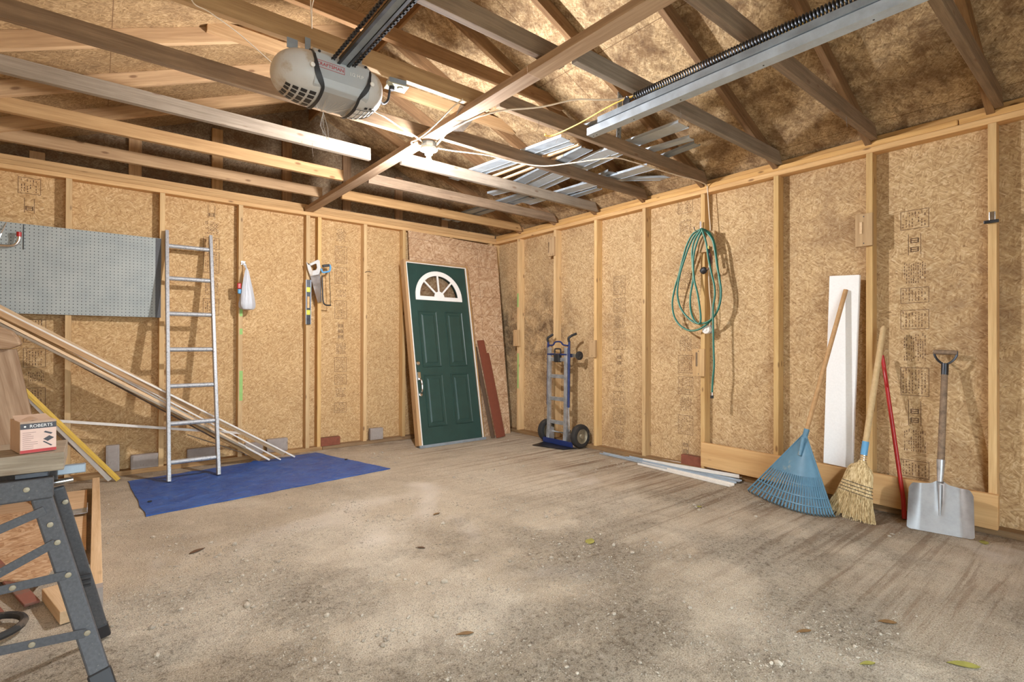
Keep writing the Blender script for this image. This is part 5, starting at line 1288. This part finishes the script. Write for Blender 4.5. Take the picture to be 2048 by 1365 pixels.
tag(lumber('timber_offcut', (-4.17, -2.36, .03), (-4.10, -2.66, .03), .09, .05, 'pine_pale', None), 'short tan wood offcut on the floor between the bench legs', 'offcut')
tag(MB().tube([(-4.36 + .11*math.cos(a), -2.60 + .11*math.sin(a), .03) for a in [2*math.pi*k/24 for k in range(24)]], .014, 8, closed=True).build('black_hose_ring', 'rubber', None, smooth=True), 'black rubber ring lying on the floor under the workbench', 'ring')

# ------------------------------------------------------------------ grit, pebbles and leaves on the floor
random.seed(99)
m = MB()
ico = [(0,0,1),(.89,0,.45),(.28,.85,.45),(-.72,.53,.45),(-.72,-.53,.45),(.28,-.85,.45),(.72,.53,-.3),(-.28,.85,-.3),(-.89,0,-.3),(-.28,-.85,-.3),(.72,-.53,-.3)]
icf = [(0,1,2),(0,2,3),(0,3,4),(0,4,5),(0,5,1),(1,6,2),(2,7,3),(3,8,4),(4,9,5),(5,10,1),(2,6,7),(3,7,8),(4,8,9),(5,9,10),(1,10,6)]
def dens(x, y):
    d = .25 + 1.1*mn.noise(Vector((x*1.3, y*1.3, 4))) + 1.0*mn.noise(Vector((x*5, y*5, 1)))
    if x > -1.6: d -= .45
    if y > -1.7: d -= .15
    return d
cnt = 0
while cnt < 12000:
    x = random.uniform(-4.0, -.2); y = random.uniform(-4.75, -.35)
    if random.random() > dens(x, y): continue
    if -3.86 < x < -2.0 and y > -1.4: continue
    r = random.choice((.0018, .0022, .0026, .003, .004)) * random.uniform(.7, 1.3)
    if random.random() < .05: r *= random.uniform(1.8, 3.4)
    a = random.uniform(0, 6.28); ca, sa = math.cos(a), math.sin(a); sx, sy, sz = random.uniform(.8, 1.5), random.uniform(.7, 1.1), random.uniform(.5, .9)
    m.add([(x + r*(px*sx*ca - py*sy*sa), y + r*(px*sx*sa + py*sy*ca), r*.25 + r*pz*sz) for px, py, pz in ico], icf); cnt += 1
o = m.build('gravel_grit', 'stone', None, recenter=False); o['kind'] = 'stuff'; tag(o, 'grit and crumbs of gravel scattered over the concrete floor', 'grit')
def leaf(x, y, L, W_, rot, mat, lb, name='fallen_leaf', cat='leaf', curl=.002):
    vs = []; n = 10
    for i in range(n+1):
        t = i/n; w = W_/2*math.sin(math.pi*t**.8); z = .003 + curl*math.sin(math.pi*t)
        vs += [(t*L - L/2, -w, z + curl*.6), (t*L - L/2, 0, z), (t*L - L/2, w, z + curl*.6)]
    fs = []
    for i in range(n):
        a = i*3; fs += [(a, a+1, a+4, a+3), (a+1, a+2, a+5, a+4)]
    mt = Matrix.Translation((x, y, 0)) @ Matrix.Rotation(rot, 4, 'Z')
    vv = [mt @ Vector(p) for p in vs]; k = len(vv)
    m = MB().add(vv + [p + Vector((0, 0, -.0012)) for p in vv], fs + [tuple(k+i for i in f)[::-1] for f in fs])
    return tag(m.build(name, mat, None, smooth=True), lb, cat)
for x, y, L, W_, r, mt, lb in ((-.20, -4.76, .075, .04, .3, 'grass', 'curled yellow-green leaf on the floor in front of the shovel'), (-1.60, -4.68, .07, .03, 2.3, 'leaf_brown', 'orange-brown leaf on the floor in the lower right'),
        (-1.72, -4.93, .10, .038, 2.2, 'grass', 'largest yellow-green leaf at the bottom right edge'), (-1.97, -4.72, .06, .02, 2.6, 'grass', 'thin green leaf left of the largest yellow leaf'),
        (-1.93, -4.50, .07, .02, 2.7, 'leaf_brown', 'dark brown sliver of bark in the lower right'), (-2.95, -3.70, .07, .022, 2.7, 'leaf_brown', 'brown wood chip at the bottom centre'),
        (-.87, -3.43, .035, .03, 0, 'grass', 'small olive clump near the floor strips'), (-3.62, -2.17, .09, .03, .5, 'bark', 'dark bark fragment on the floor right of the timber'),
        (-2.68, -2.87, .05, .018, 2.4, 'bark', 'dark twig fragment in the middle of the floor'), (-1.90, -3.38, .09, .05, .5, 'grass', 'mossy green tuft in the middle of the floor'),
        (-2.33, -2.45, .06, .02, .2, 'leaf_brown', 'small brown chip behind the mossy tuft')):
    leaf(x, y, L, W_, r, M[mt], lb, name='bark_chip' if ('bark' in lb or 'chip' in lb or 'twig' in lb) else 'fallen_leaf', cat='chip' if ('bark' in lb or 'chip' in lb or 'twig' in lb) else 'leaf')
